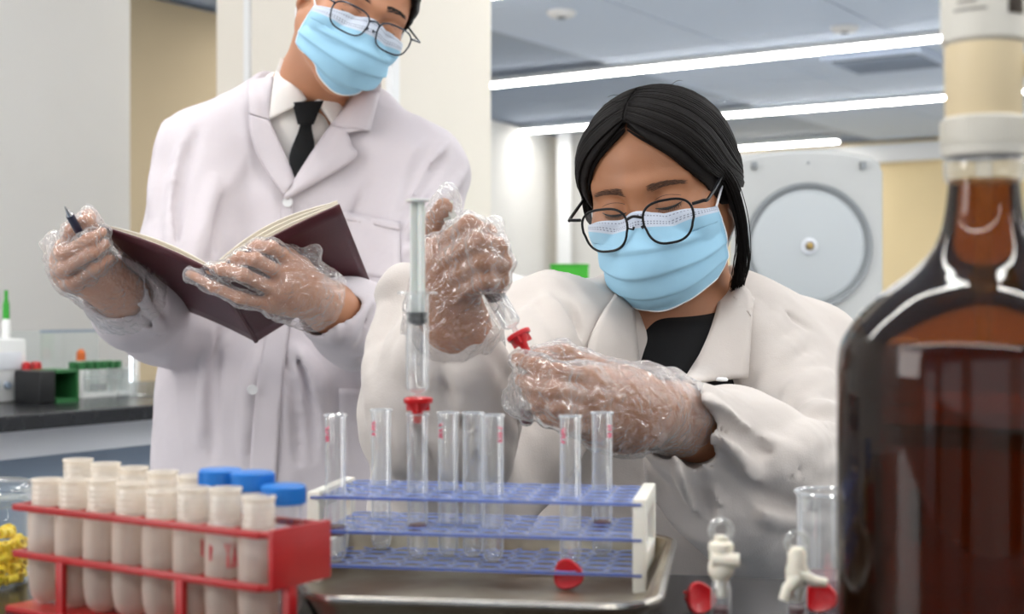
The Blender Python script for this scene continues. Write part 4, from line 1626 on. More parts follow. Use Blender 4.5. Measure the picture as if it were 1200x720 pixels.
def brows_lashes(hd, S, parent, brow_z=.019, n=150, seed=1, col=None, lid_z=-.010):
    rs = random.Random(seed)
    bvh = S

    def cast(xx, zz, off):
        loc, *_ = bvh.ray_cast(Vector(hd.w((xx, -.2, zz))), Vector(hd.v((0, 1, 0))))
        return None if loc is None else np.array(loc) + hd.v((0, -1, 0)) * off
    for x in (-1, 1):
        b = MB()
        for i in range(n):
            t = i / (n - 1)
            X = x * (.012 + .034 * t + rs.uniform(-.001, .001))
            Z = brow_z + .004 * math.sin(t * 2.4) - .003 * t + rs.uniform(-.0043, .0043) * (1 - .6 * t)
            pts = [cast(X + x * .006 * q, Z + .002 * q * (1 - t) - .001 * q * t, .0001 + .0004 * q) for q in (0, .5, 1)]
            if all(p is not None for p in pts):
                b.tube(pts, [.0002, .0003, .0001], 4)
        o = b.build('eyebrow', col or m_brow, parent, sharp=0)
        o['kind'] = 'stuff'
        e = MB()
        ln = [cast(x * .0300 + .0140 * t, lid_z + .0028 * t * t + .0012 * t * x, .0004) for t in np.linspace(-1, 1, 15)]
        cr = [cast(x * .0300 + .0135 * t, .0035 - .0035 * t * t, 0.) for t in np.linspace(-1, 1, 15)]
        ln = [p for p in ln if p is not None]; cr = [p for p in cr if p is not None]
        e.tube(ln, [.0003 + .0010 * math.sin(math.pi * i / (len(ln) - 1)) for i in range(len(ln))], 6)
        e.tube(cr, .0003, 5)
        for i in range(2, len(ln) - 1):
            d = hd.v((x * .0015 * (i / 7 - 1), -.004, -.004))
            e.tube([ln[i], ln[i] + d * .6, ln[i] + d], [.0004, .0003, .0001], 4)
        e.build('eyelashes', m_lash, parent, sharp=0)['kind'] = 'stuff'


def finger(S, J, r, k=.006):
    """J: joints (px, py, d); r: radii"""
    pts = [P(*j) for j in J]
    S.chain(pts, r, .012, k)
    return pts


def hand_prims(S, wrist, palm_pts, fingers, thumb, wr=.026, pr=.0155, kr=.0092, jr=.0081, fr=(.0086, .0080, .0072, .0060), tr=(.0125, .0105, .0095, .0078)):
    """wrist (px,py,d); palm_pts: knuckles (px,py,d) one per finger; fingers: lists of joints after the knuckle"""
    w = P(*wrist)
    K = [P(*q) for q in palm_pts]
    for i, q in enumerate(K):
        S.rc(w * .82 + q * .18, q, pr * 1.08, .0102, .014)
    for i in range(len(K) - 1):
        S.rc(w * .45 + K[i] * .275 + K[i + 1] * .275, (K[i] + K[i + 1]) / 2, pr, .0098, .012)
    for i, f in enumerate(fingers):
        sc_ = (1, 1.03, .98, .86)[i]
        S.chain([K[i]] + [P(*j) for j in f], [kr * sc_] + [q * sc_ for q in fr[1:len(f)]] + [fr[-1] * sc_], .0035, .0025)
        for j in f[:2]:
            S.ell(P(*j), np.array([jr] * 3) * sc_, None, .003)
    T = [P(*j) for j in thumb]
    S.chain(T, [tr[0] * 1.25] + list(tr[1:len(T)]), .014, .005)


def glove_mesh(parts_fn, h, lo, hi, seed, keep=None, amp=.0016, infl=.0024):
    S = SDF()
    parts_fn(S)

    def disp(Q):
        n1 = bez_noise(Q, 130, seed)
        n2 = bez_noise(Q, 260, seed + 1)
        return -(amp * np.abs(n1) * 1.0 + amp * .5 * np.abs(n2) - amp * .5)
    V, F = S.mesh(h, lo, hi, disp, smooth=1, inflate=infl)
    if keep is not None:
        V, F = keep_faces(V, F, keep(V))
    return V, F


# ================================================================ the woman
WH = Head(P(772, 217, 1.50), -20, 17, -7, .955)
w_base = root('person', (.23, 1.60, 0), 'woman in white lab coat, black top, blue mask and black glasses, handling syringes', 'person')
NBW = P(802, 392, 1.555)
SLW, SRW = P(938, 428, 1.62), P(640, 412, 1.50)
ELW, ERW = P(960, 605, 1.38), P(528, 610, 1.30)
WLW, WRW = P(800, 492, 1.20), P(534, 392, 1.165)
Ryaw = rotm(0, 0, math.radians(-16))

# hands --------------------------------------------------------------
def w_left_hand(S):
    hand_prims(S, (792, 486, 1.195), [(692, 443, 1.125), (690, 465, 1.118), (692, 487, 1.120), (698, 508, 1.128)],
               [[(654, 437, 1.095), (628, 429, 1.105), (606, 421, 1.118)],
                [(650, 458, 1.088), (627, 452, 1.100), (611, 446, 1.116)],
                [(654, 477, 1.090), (632, 469, 1.101), (618, 462, 1.117)],
                [(664, 496, 1.098), (643, 489, 1.106), (628, 480, 1.120)]],
               [(745, 455, 1.175), (692, 432, 1.165), (660, 418, 1.150), (632, 418, 1.138)], kr=.0082, jr=.0069, fr=(.0075, .0070, .0064, .0054))
    S.rc(P(792, 486, 1.195), WLW, .024, .026, .02)
    S.ell(P(735, 485, 1.150), (.036, .020, .030), None, .02)


def w_right_hand(S):
    hand_prims(S, (533, 385, 1.165), [(514, 292, 1.140), (513, 312, 1.136), (518, 332, 1.136), (527, 350, 1.138)],
               [[(549, 264, 1.102), (571, 273, 1.112), (572, 289, 1.135)],
                [(559, 284, 1.094), (583, 290, 1.106), (583, 305, 1.132)],
                [(567, 306, 1.096), (589, 309, 1.108), (587, 322, 1.132)],
                [(570, 328, 1.100), (587, 328, 1.112), (583, 340, 1.132)]],
               [(524, 345, 1.168), (512, 292, 1.172), (510, 262, 1.160), (520, 243, 1.148)], kr=.0084, jr=.0076, fr=(.0080, .0075, .0068, .0058))
    S.rc(P(533, 385, 1.165), WRW, .024, .026, .02)
    S.ell(P(524, 340, 1.150), (.022, .018, .034), None, .018)


def w_body(S):
    WH.prims(S, NBW, .050)
    S.rc(SLW, NBW, .050, .046, .03).rc(NBW, SRW, .046, .050, .03)
    S.ell(P(790, 500, 1.57), (.135, .080, .16), Ryaw, .05)
    S.ell(P(785, 660, 1.56), (.14, .09, .2), Ryaw, .05)
    S.chain([SLW, ELW, WLW], [.046, .040, .026], .02)
    S.chain([SRW, ERW, WRW], [.046, .040, .026], .02)
    w_left_hand(S)
    w_right_hand(S)


SB = SDF(); w_body(SB)
lhl, lhh = P(590, 530, 1.06), P(830, 400, 1.23); lhl[1], lhh[1] = 1.06, 1.22
rhl, rhh = P(490, 405, 1.06), P(612, 225, 1.06); rhl[1], rhh[1] = 1.06, 1.205
V, F = SB.mesh(.0022, smooth=2)
headbvh_w = bvh_of(V, F)
body_w = mesh_obj('body', V, F, m_skin_w, w_base)
brows_lashes(WH, headbvh_w, w_base, brow_z=.0135, seed=2)
FaceW = SDF(); WH.prims(FaceW, NBW, .056)
mk, MW = mask_sheet(WH, FaceW, w_base, top=-.019)
ear_loops(WH, MW, mk)
glasses(WH, w_base, 'glasses', m_frame_b, (.0345, -.0185),   .0545, .0445, 2.7, .00128, -.1165, .12, 0, -.010, hinge_x=.072, temple_r=.0017, taper=.2)

# hair ---------------------------------------------------------------
def w_open(x, y, z):
    zt = np.array([-.2, -.03, .0, .015, .03, .045, .058, .070, .082, .3])
    wl = np.array([.0600, .0600, .0590, .056, .052, .043, .030, .016, .002, -.3])
    wr = np.array([.0690, .0690, .0670, .062, .054, .042, .029, .015, .002, -.3])
    w = np.where(x < 0, np.interp(z, zt, wl), np.interp(z, zt, wr))
    d = np.maximum(np.abs(x + .004) - w, y + .022) * .8
    d2 = np.maximum(z + .035, y - .045)
    return np.minimum(d, d2)


SHW = SDF(); WH.sdf_hair(SHW, w_open, .0115, .000)
lo, hi = SHW.bounds()
Vh, Fh = SHW.mesh(.0026, lo - .01, hi + .01, smooth=2)
capo = mesh_obj('hair', Vh, Fh, m_hair, w_base)
# bun at the back
SBN = SDF(); SBN.ell(WH.w((0, .118, -.01)), (.034, .026, .034), WH.R, .02)
Vb, Fb = SBN.mesh(.004, smooth=1)
mesh_obj('hair_bun', Vb, Fb, m_hair, w_base)


def strands(hd, surf, name, parent, N, path_fn, seed, rad=.0006, off=.0012, jit=.0007):
    rs = random.Random(seed)
    cu = bpy.data.curves.new(name, 'CURVE')
    cu.dimensions = '3D'; cu.bevel_depth = rad; cu.bevel_resolution = 0; cu.use_fill_caps = False
    cu.materials.append(m_hair)
    for i in range(N):
        pts = path_fn(rs, i / N)
        if pts is None or len(pts) < 3: continue
        sp = cu.splines.new('POLY')
        sp.points.add(len(pts) - 1)
        n = len(pts)
        o = np.array([rs.gauss(0, jit) for _ in range(3)])
        for j, p in enumerate(pts):
            q = p + o * (j / n)
            sp.points[j].co = (*q, 1)
            sp.points[j].radius = 1.0 - .75 * abs(2 * j / (n - 1) - 1) ** 4
    return link(bpy.data.objects.new(name, cu), parent)


outer_w = SDF(); WH.sdf_hair(outer_w, None, .0115, .000)


def project(S, hd, dirs, off, c0=(0, .015, .02)):
    c = np.array(c0)
    t0, t1 = np.full(len(dirs), .02), np.full(len(dirs), .2)
    for _ in range(26):
        tm = (t0 + t1) / 2
        d = S.at(hd.w(c + dirs * tm[:, None]))
        t0 = np.where(d < 0, tm, t0); t1 = np.where(d < 0, t1, tm)
    return hd.w(c + dirs * (t0 + off)[:, None])


def w_path(rs, f):
    sd = -1 if rs.random() < .5 else 1
    s = rs.random() ** 1.15 if rs.random() > .035 else rs.uniform(-.16, 0)
    x0 = -.004 + sd * .0012
    front = [(x0, -.068, .086), (x0 + sd * .018, -.070, .072), (x0 + sd * .043, -.060, .046), (x0 + sd * (.062 if sd > 0 else .058), -.040, .014), (sd * .073, .000, -.006), (sd * .062, .060, -.020), (sd * .02, .105, -.020)]
    back = [(x0, .055, .095), (x0 + sd * .030, .058, .086), (sd * .055, .065, .062), (sd * .066, .072, .035), (sd * .060, .085, .012), (sd * .040, .098, -.006), (sd * .012, .108, -.014)]
    F_, B_ = np.array(front), np.array(back)
    D = catmull(F_ * (1 - s) + B_ * s, 22) - np.array([0, .015, .02])
    nrm = D / np.linalg.norm(D, axis=1)[:, None]
    return project(outer_w, WH, nrm, .0002 + rs.random() * .0022 if s > 0 else -.0085 + .004 * rs.random())


strands(WH, outer_w, 'hair_strand', w_base, 1900, w_path, 5)['kind'] = 'stuff'
# stray hairs at the crown
def w_fly(rs, f):
    y0 = rs.uniform(-.06, .05); sd = rs.choice((-1, 1))
    p = WH.w((sd * rs.uniform(.0, .03), y0, .100))
    d = WH.v((sd * rs.uniform(.2, 1), rs.uniform(-.3, .6), rs.uniform(.2, .7)))
    return [p + d * .022 * t + np.array([0, 0, -.012 * t * t]) for t in np.linspace(0, 1, 6)]
strands(WH, None, 'stray_hair', w_base, 26, w_fly, 8, .00025)['kind'] = 'stuff'
# loose lock in front of the ear on the right of the picture
def w_lock(rs, f):
    o = rs.gauss(0, .0036); dd = rs.gauss(0, .005)
    e = rs.uniform(-.004, .004)
    pts = [(.062 + o, -.034 + dd, .036), (.079 + o, -.016 + dd, .000), (.084 + o * .9, -.008 + dd, -.036), (.083 + o * .8, -.006 + dd, -.070), (.075 + o * .8 + e, -.004 + dd, -.102), (.062 + o * .3 + 1.2 * e, .000 + dd * .5, -.130 + rs.uniform(-.012, .008))]
    return list(WH.w(catmull(pts, 18)))
strands(WH, None, 'loose_lock', w_base, 190, w_lock, 9, .0006, jit=.001)['kind'] = 'stuff'
def w_lock2(rs, f):
    o = rs.gauss(0, .0022); dd = rs.gauss(0, .004)
    pts = [(-.060 + o, -.040 + dd, .040), (-.0735 + o, -.028 + dd, .008), (-.0765 + o, -.022 + dd, -.018), (-.074 + o * .7, -.020 + dd, -.034 + rs.uniform(-.006, .006))]
    return list(WH.w(catmull(pts, 14)))
strands(WH, None, 'temple_hair', w_base, 110, w_lock2, 10, .0006)['kind'] = 'stuff'

# black top -----------------------------------------------------------
ST = SDF()
ST.ell(P(790, 500, 1.56), (.122, .098, .172), Ryaw, .04)
ST.rc(NBW + [0, .0, -.01], P(790, 470, 1.540), .069, .090, .04)
pl_n = np.array([0, -.50, .86]); pl_p = P(795, 383, 1.47)
ST.fn(lambda x, y, z: -((x - pl_p[0]) * pl_n[0] + (y - pl_p[1]) * pl_n[1] + (z - pl_p[2]) * pl_n[2]), pl_p - .3, pl_p + .3, .004, 's')
ST.fn(lambda x, y, z: z - P(0, 478, 1.45)[2] + 0 * x + 0 * y, pl_p - .5, pl_p + .3, .004, 's')
Vt, Ft = ST.mesh(.004, smooth=2)
tp_ = mesh_obj('black_top', Vt, Ft, m_blackcloth, w_base)

# lab coat ------------------------------------------------------------
def w_coat(S):
    S.ell(P(800, 500, 1.575), (.178, .108, .185), Ryaw, .05)
    S.ell(P(795, 640, 1.57), (.172, .118, .20), Ryaw, .05)
    S.ell(P(790, 790, 1.56), (.175, .16, .18), Ryaw, .05)
    S.rc(SLW + [0, 0, .004], NBW + [.02, .025, -.005], .066, .066, .05).rc(NBW + [0, .025, -.005], SRW + [0, 0, .006], .066, .066, .05)
    # left sleeve (right of the picture)
    S.chain([SLW + [-.005, -.02, -.01], ELW + [-.008, 0, .01], P(862, 545, 1.265), P(806, 503, 1.196)], [.074, .072, .062, .044], .04, .03)
    S.chain([ELW + [-.02, -.01, -.02], P(850, 570, 1.265)], [.066, .052], .04)
    # right sleeve
    S.chain([SRW + [0, -.02, -.005], P(585, 500, 1.40), ERW, P(520, 490, 1.225), P(528, 415, 1.182)], [.076, .076, .066, .056, .045], .045, .03)
    S.rc(P(522, 480, 1.23), P(478, 346, 1.25), .050, .024, .04)


SCW = SDF(); w_coat(SCW)
cw0 = SCW.mesh(.009, smooth=1)
bv0 = bvh_of(*cw0)


def fold(S, bvh, pts, r=.008, sink=.004, k=.014, op='u', n=10):
    q = [on_surface(bvh, x, y, -sink if op == 'u' else sink * .3) for x, y in catmull(pts, n)]
    q = [x for x in q if x is not None]
    seg = []
    for x in q:                         # keep the run that stays on one surface
        if seg and np.linalg.norm(x - seg[-1]) > .045: break
        seg.append(x)
    q = seg
    if len(q) > (3 if op == 'u' else 9):
        rs_ = [r * (.35 + .65 * math.sin(math.pi * (i + .35) / (len(q) - .3))) for i in range(len(q))]
        S.chain(q, rs_, k, k, op)


for pts, r in (  # left upper arm and chest
        ([(905, 385), (880, 430), (850, 490)], .010), ([(930, 400), (890, 460), (865, 520)], .009), ([(970, 440), (925, 470), (900, 520)], .011),
        ([(975, 480), (935, 490), (905, 515)], .009), ([(985, 520), (940, 525), (895, 560)], .010), ([(895, 515), (930, 540), (985, 555)], .008),
        # left sleeve
        ([(830, 470), (850, 510), (870, 560), (900, 610)], .009), ([(815, 475), (838, 505), (850, 540)], .007), ([(805, 530), (840, 548), (880, 555)], .008),
        ([(795, 555), (830, 580), (880, 590)], .008),
        # right sleeve
        ([(455, 370), (448, 430), (455, 500), (470, 560)], .010), ([(480, 400), (470, 460), (480, 530)], .008), ([(510, 420), (500, 470), (520, 540)], .009),
        ([(550, 410), (565, 460), (600, 520)], .010), ([(570, 395), (590, 440), (612, 500)], .008), ([(535, 430), (540, 480), (560, 530)], .007), ([(600, 385), (615, 420), (622, 470)], .009),
        ([(885, 365), (872, 410), (858, 455)], .006), ([(915, 375), (880, 425), (850, 500)], .005), ([(940, 395), (905, 440), (872, 500)], .006), ([(955, 420), (915, 455), (885, 500)], .005),
        ([(980, 455), (940, 475), (912, 500)], .005), ([(985, 500), (950, 505), (915, 520)], .005), ([(985, 540), (955, 548), (915, 570)], .006), ([(985, 570), (960, 572), (930, 580)], .005),
        ([(820, 480), (845, 520), (880, 600)], .005), ([(812, 520), (850, 540), (885, 545)], .005), ([(800, 550), (815, 590), (850, 610)], .006),
        ([(812, 468), (842, 484), (885, 512)], .006), ([(808, 488), (842, 515), (885, 552)], .007), ([(802, 508), (832, 548), (865, 598)], .006), ([(792, 528), (806, 565), (826, 608)], .006), ([(890, 520), (925, 560), (975, 590)], .007), ([(870, 590), (910, 605), (960, 610)], .006),
        ([(465, 400), (468, 470), (488, 540)], .009), ([(500, 425), (512, 480), (545, 535)], .009), ([(528, 425), (552, 465), (590, 505)], .009), ([(488, 400), (482, 440), (494, 500)], .008), ([(556, 425), (575, 455), (604, 480)], .008), ([(520, 480), (530, 520), (535, 560)], .008), ([(560, 500), (580, 530), (590, 560)], .008),
        ([(640, 350), (650, 390), (660, 420)], .009), ([(610, 370), (630, 400), (640, 430)], .008)):
    fold(SCW, bv0, pts, r, .0012, .010)
for pts, r in (([(893, 400), (866, 450), (842, 500), (832, 530)], .007), ([(985, 500), (945, 508), (900, 540)], .006), 
               ([(575, 430), (600, 480), (620, 550)], .007), ([(800, 520), (830, 552), (880, 600)], .004)):
    fold(SCW, bv0, pts, r, .002, .012, 's')
for pts, r in (([(600, 385), (615, 430), (628, 500)], .0055), ([(560, 475), (575, 505), (592, 540)], .004), ([(592, 440), (600, 470), (608, 520)], .004), ([(470, 380), (462, 450), (475, 540)], .005),
               ([(497, 430), (488, 490), (500, 560)], .005), ([(545, 480), (552, 515), (560, 555)], .004), ([(455, 360), (450, 410), (455, 470)], .0045),
               ([(822, 480), (855, 502), (900, 530)], .005), ([(814, 505), (842, 538), (875, 580)], .0055), ([(806, 528), (816, 562), (830, 605)], .005), ([(905, 400), (880, 450), (862, 500)], .005),
               ([(960, 440), (925, 480), (900, 512)], .0055), ([(985, 490), (945, 505), (905, 528)], .005), ([(985, 530), (950, 538), (915, 555)], .005), ([(850, 560), (900, 585), (960, 600)], .005),
               ([(640, 365), (652, 400), (660, 430)], .0045), ([(670, 355), (676, 385), (680, 410)], .004), ([(905, 365), (925, 372), (950, 385)], .004)):
    fold(SCW, bv0, pts, r, .002, .006, 's', 14)
# gathered elastic cuffs: small ridges along the sleeve
for wr, dirp, rad in ((P(796, 495, 1.190), P(860, 552, 1.26), .038), (P(533, 405, 1.172), P(505, 500, 1.22), .040)):
    A_ = frame_from(dirp - wr)
    for i in range(16):
        a = 2 * math.pi * i / 16
        e = A_[:, 0] * math.cos(a) + A_[:, 1] * math.sin(a)
        SCW.rc(wr + e * (rad - .006) + A_[:, 2] * .004, wr + e * (rad + .004) + A_[:, 2] * .04, .0045, .003, .006)
# hollow cuffs
SCW.rc(P(750, 465, 1.15), P(806, 503, 1.199), .028, .031, .006, 's')
SCW.rc(P(533, 365, 1.16), P(531, 390, 1.178), .029, .027, .006, 's')
# V opening at the neck
vn = Ryaw
def w_v(x, y, z):
    X = x - P(790, 450, 1.5)[0]; Z = z - P(790, 456, 1.45)[2]
    w = .004 + np.clip(Z, 0, 1) * .52
    c = X - .006 - np.clip(Z, 0, 1) * .05
    return np.maximum(np.maximum(np.abs(c) - w, -Z), y - 1.535)
SCW.fn(w_v, P(690, 460, 1.4) - .05, P(900, 280, 1.6) + .05, .006, 's')
SCW.rc(NBW + [.0, .028, .030], WH.w((0, .03, -.05)), .056, .070, .012, 's')


def cloth_disp(seed, a1=.0022, a2=.0009):
    def f(Q):
        rd = 1 - np.abs(bez_noise(Q * np.array([1.0, 1.0, .55]), 17, seed + 9)) / 1.2
        return -a1 * 1.3 * np.clip(rd, 0, 1) ** 4 + a1 * bez_noise(Q * np.array([1.0, 1.0, .6]), 26, seed) + a2 * bez_noise(Q, 75, seed + 3)
    return f


Vc, Fc = SCW.mesh(.0036, disp=cloth_disp(11, .0028, .0011), smooth=2)
coat_w = mesh_obj('lab_coat', Vc, Fc, m_coat_w, w_base)
bvw = bvh_of(Vc, Fc)
both_w = bvh_of(*join([(Vc, Fc), (Vt, Ft)]))
# lapels and collar
loft('lapel', [(846, 330), (838, 372), (820, 415), (800, 449)], [(866, 330), (881, 350), (880, 395), (877, 443)], both_w, m_coat_w, coat_w, .010, .012, .004, bulge=.003)
loft('lapel', [(742, 362), (744, 390), (748, 420), (751, 446)], [(722, 343), (703, 372), (690, 405), (690, 432)], both_w, m_coat_w, coat_w, .010, .012, .004, bulge=.003)
loft('collar', [(850, 318), (872, 340), (884, 352)], [(846, 334), (862, 352), (880, 372)], both_w, m_coat_w, coat_w, .012, .012, .004, guess=1.5)
q = hit(bvw, 846, 452)
if q:
    MB().lathe([(.005, 0), (.0055, .0015), (.004, .003)], 16, frame_from(q[1]), q[0] + q[1] * .004).build('button', m_white, coat_w)

# gloves ---------------------------------------------------------------
def w_lglove(S):
    w_left_hand(S)
    S.rc(P(765, 476, 1.175), P(790, 486, 1.195), .027, .026, .02)
    S.rc(P(640, 455, 1.125), P(606, 470, 1.135), .016, .010, .02)
V, F = glove_mesh(w_lglove, .0020, np.minimum(lhl, lhh) - .02, np.maximum(lhl, lhh) + .02, 31)
mesh_obj('glove', V, F, m_glove, w_base)


def w_rglove(S):
    w_right_hand(S)
    S.rc(P(533, 372, 1.16), P(528, 405, 1.178), .036, .042, .02)
    S.rc(P(524, 246, 1.15), P(526, 226, 1.14), .008, .006, .012)
    S.rc(P(575, 280, 1.12), P(580, 262, 1.125), .008, .005, .012)
V, F = glove_mesh(w_rglove, .0020, np.minimum(rhl, rhh) - np.array([.03, .02, .05]), np.maximum(rhl, rhh) + .03, 37, keep=lambda V: V[:, 2] > P(0, 424, 1.16)[2])
mesh_obj('glove', V, F, m_glove, w_base)

# legs, shoes and stool (behind the bench) ----------------------------------
SL_ = SDF()
hipc = P(790, 700, 1.58)
for sx in (-1, 1):
    hip = np.array([hipc[0] + sx * .09, 1.60, .74]); knee = np.array([hipc[0] + sx * .13 - .04, 1.24, .70]); ank = np.array([hipc[0] + sx * .14 - .04, 1.34, .34])
    SL_.chain([hip, knee, ank], [.085, .062, .045], .04, .02)
V, F = SL_.mesh(.008, smooth=1)
mesh_obj('trousers', V, F, m_trouser, w_base)
sh = SDF()
for sx in (-1, 1):
    a = np.array([hipc[0] + sx * .14 - .04, 1.36, .30]); sh.rc(a, a + [0, -.17, -.015], .038, .03, .03)
V, F = sh.mesh(.006, smooth=1)
mesh_obj('shoes', V, F, m_shoe, w_base)
stool = empty('lab_stool', (hipc[0], 1.62, 0), 'round black lab stool under the seated woman', 'stool')
MB().lathe([(.15, .455), (.17, .46), (.175, .485), (.16, .50)], 32).build('seat', m_blackp, stool)
MB().cyl((0, 0, .04), (0, 0, .455), .025).build('column', m_chrome, stool)
MB().tube([(.20 * math.cos(a), .20 * math.sin(a), .25) for a in np.linspace(0, 6.283, 28, endpoint=False)], .010, 8, closed=True).build('foot_ring', m_chrome, stool)
for k in range(5):
    a = 2 * math.pi * k / 5
    MB().tube([(.02 * math.cos(a), .02 * math.sin(a), .07), (.25 * math.cos(a), .25 * math.sin(a), .03)], [.02, .014], 8).build('leg', m_chrome, stool)
    MB().lathe([(.02, 0), (.02, .02)], 12, None, np.array([.25 * math.cos(a), .25 * math.sin(a), 0])).build('foot', m_blackp, stool)

# syringe in the right hand, its funnel, and the tube held in the left hand
tip2 = P(607, 393, 1.128); top2 = P(521, 244, 1.150)
ax2 = (top2 - tip2) / np.linalg.norm(top2 - tip2)
Lt = np.linalg.norm(top2 - tip2)
syringe(tip2, ax2, .058, Lt, .0345, 'tilted syringe gripped in the woman\'s gloved fist', r=.0078, spin=.3)
Rf = frame_from(ax2)
funnel(tip2 - ax2 * .0012, Rf, 'red funnel below the tilted syringe, at the gloved fingertips')
t = empty('test_tube', tuple(P(617, 500, 1.134)), 'test tube held upright behind the gloved fingers, under the red funnel', 'test tube')
R_ = .0060
MB().lathe([(.0006, 0), (.0035, .0008), (.0055, .003), (R_, .0075), (R_, .055), (R_ + .0008, .056), (R_ + .0008, .0568)], 28, cap1=False).build('tube_wall', m_tube, t, sharp=0)
MB().lathe([(.004, .002), (.0052, .008), (.0052, .014)], 20).build('plug', m_plug, t)

# ================================================================ the man
MH = Head(P(419, 8, 1.95), 20, 22, 21, .92)
m_base = root('person', (-.30, 2.05, 0), 'man in white lab coat, black tie and blue mask, holding open book and pen', 'person')
NBM = P(352, 118, 2.065)
SLM, SRM = P(246, 178, 2.07), P(496, 198, 2.06)
ELM, ERM = P(196, 372, 1.965), P(480, 400, 1.955)
WLM, WRM = P(138, 345, 1.775), P(385, 360, 1.775)


def m_left_hand(S):      # viewer's left: the hand with the pen
    hand_prims(S, (128, 334, 1.755), [(79, 286, 1.722), (71, 301, 1.730), (71, 317, 1.737), (79, 332, 1.745)],
               [[(84, 270, 1.690), (101, 259, 1.684), (108, 254, 1.696)],
                [(75, 297, 1.688), (104, 281, 1.674), (120, 272, 1.690)],
                [(75, 315, 1.692), (107, 297, 1.677), (124, 286, 1.692)],
                [(85, 331, 1.705), (112, 314, 1.689), (130, 302, 1.702)]],
               [(126, 314, 1.752), (113, 290, 1.737), (109, 268, 1.716), (103, 252, 1.702)])
    S.rc(P(128, 334, 1.755), WLM, .026, .028, .02)
    S.ell(P(98, 310, 1.738), (.026, .020, .026), None, .02)


def m_right_hand(S):     # viewer's right: the hand under the book
    hand_prims(S, (372, 352, 1.752), [(343, 308, 1.696), (335, 325, 1.686), (326, 342, 1.684), (319, 358, 1.690)],
               [[(318, 290, 1.668), (302, 289, 1.672), (290, 294, 1.684)],
                [(299, 304, 1.658), (281, 303, 1.664), (268, 310, 1.676)],
                [(285, 322, 1.655), (262, 316, 1.660), (246, 317, 1.672)],
                [(280, 349, 1.662), (250, 336, 1.664), (222, 321, 1.668)]],
               [(366, 335, 1.745), (352, 312, 1.722), (338, 300, 1.705), (326, 296, 1.695)])
    S.rc(P(372, 352, 1.752), WRM, .026, .029, .02)
    S.ell(P(343, 338, 1.712), (.028, .020, .028), None, .02)


def m_body(S):
    MH.prims(S, NBM, .052, True)
    S.rc(SLM, NBM + [0, .01, -.02], .050, .044, .03).rc(NBM + [0, .01, -.02], SRM, .044, .050, .03)
    S.ell(P(362, 300, 2.10), (.155, .090, .22), None, .05)
    S.ell(P(362, 520, 2.12), (.145, .095, .25), None, .05)
    S.chain([SLM, ELM, WLM], [.050, .042, .028], .02)
    S.chain([SRM, ERM, WRM], [.050, .042, .029], .02)
    m_left_hand(S)
    m_right_hand(S)


SM = SDF(); m_body(SM)
V, F = SM.mesh(.0025, smooth=2)
headbvh_m = bvh_of(V, F)
mesh_obj('body', V, F, m_skin_m, m_base)
brows_lashes(MH, headbvh_m, m_base, brow_z=.022, seed=4, col=mat('brow_black', '#1b1411', .6))
FaceM = SDF(); MH.prims(FaceM, NBM, .060, True)
mk2, MM = mask_sheet(MH, FaceM, m_base, prj=.002, low=-.105)
ear_loops(MH, MM, mk2)
glasses(MH, m_base, 'glasses', m_frame_s, (.0355, -.012), .0570, .0390, 3.0, .0012, -.1150, .10, 0, -.002, hinge_x=.074, temple_r=.0015)


def m_open(x, y, z):
    zt = np.array([-.2, -.03, .0, .03, .05, .065, .3])
    wl = np.array([.0660, .0660, .064, .060, .052, .030, -.3])
    d = np.maximum(np.abs(x) - np.interp(z, zt, wl), y + .018) * .8
    d2 = np.maximum(z + .030 + .25 * (y - .04), -(y + .3))
    d3 = np.maximum(z + .012, y - .028)
    return np.minimum(np.minimum(d, d2), d3)


SHM = SDF(); MH.sdf_hair(SHM, m_open, .010, .004)
lo, hi = SHM.bounds()
Vh, Fh = SHM.mesh(.003, lo - .01, hi + .01, disp=lambda Q: .0015 * bez_noise(Q, 160, 5), smooth=1)
mesh_obj('hair', Vh, Fh, m_hair, m_base)
outer_m = SDF(); MH.sdf_hair(outer_m, None, .010, .004)


def m_path(rs, f):
    a = rs.uniform(-math.pi, math.pi); e = rs.uniform(.02, 1.45)
    d0 = np.array([math.cos(a) * math.cos(e), math.sin(a) * math.cos(e), math.sin(e)])
    t = np.array([.5, -.7, .1]) + np.array([rs.gauss(0, .2), rs.gauss(0, .2), 0])
    if (math.sin(a) < -.1 and e < .75): return None
    D = np.array([d0 + t * .3 * q for q in np.linspace(0, 1, 6)])
    D /= np.linalg.norm(D, axis=1)[:, None]
    p = project(outer_m, MH, D, .0)
    c = MH.w((0, .015, .02))
    return [c + (q - c) * (1 + .05 * i / 5) for i, q in enumerate(p)]


strands(MH, outer_m, 'hair_strand', m_base, 1200, m_path, 15, .0006)['kind'] = 'stuff'

# shirt with collar, and tie --------------------------------------------------
SS = SDF()
SS.ell(P(358, 260, 2.10), (.125, .098, .20), None, .04)
SS.rc(NBM + [0, .0, -.005], P(355, 190, 2.085), .063, .078, .03)
SS.rc(SLM + [.03, 0, -.02], SRM + [-.03, 0, -.02], .05, .05, .03)
pq = P(355, 95, 2.0)
SS.fn(lambda x, y, z: -(-(y - pq[1]) * .35 + (z - pq[2]) * .94 + 0 * x), pq - .4, pq + .4, .004, 's')
Vs, Fs = SS.mesh(.0045, smooth=1)
shirt = mesh_obj('shirt', Vs, Fs, m_shirt, m_base)
bvs = bvh_of(Vs, Fs)
MB().tube(list(catmull([NBM + np.array(q) for q in ((-.046, -.035, .004), (-.052, .02, .018), (-.03, .052, .030), (.03, .052, .030), (.056, .02, .018), (.050, -.035, .004))], 30)), .012, 10).build('collar_band', m_shirt, shirt)


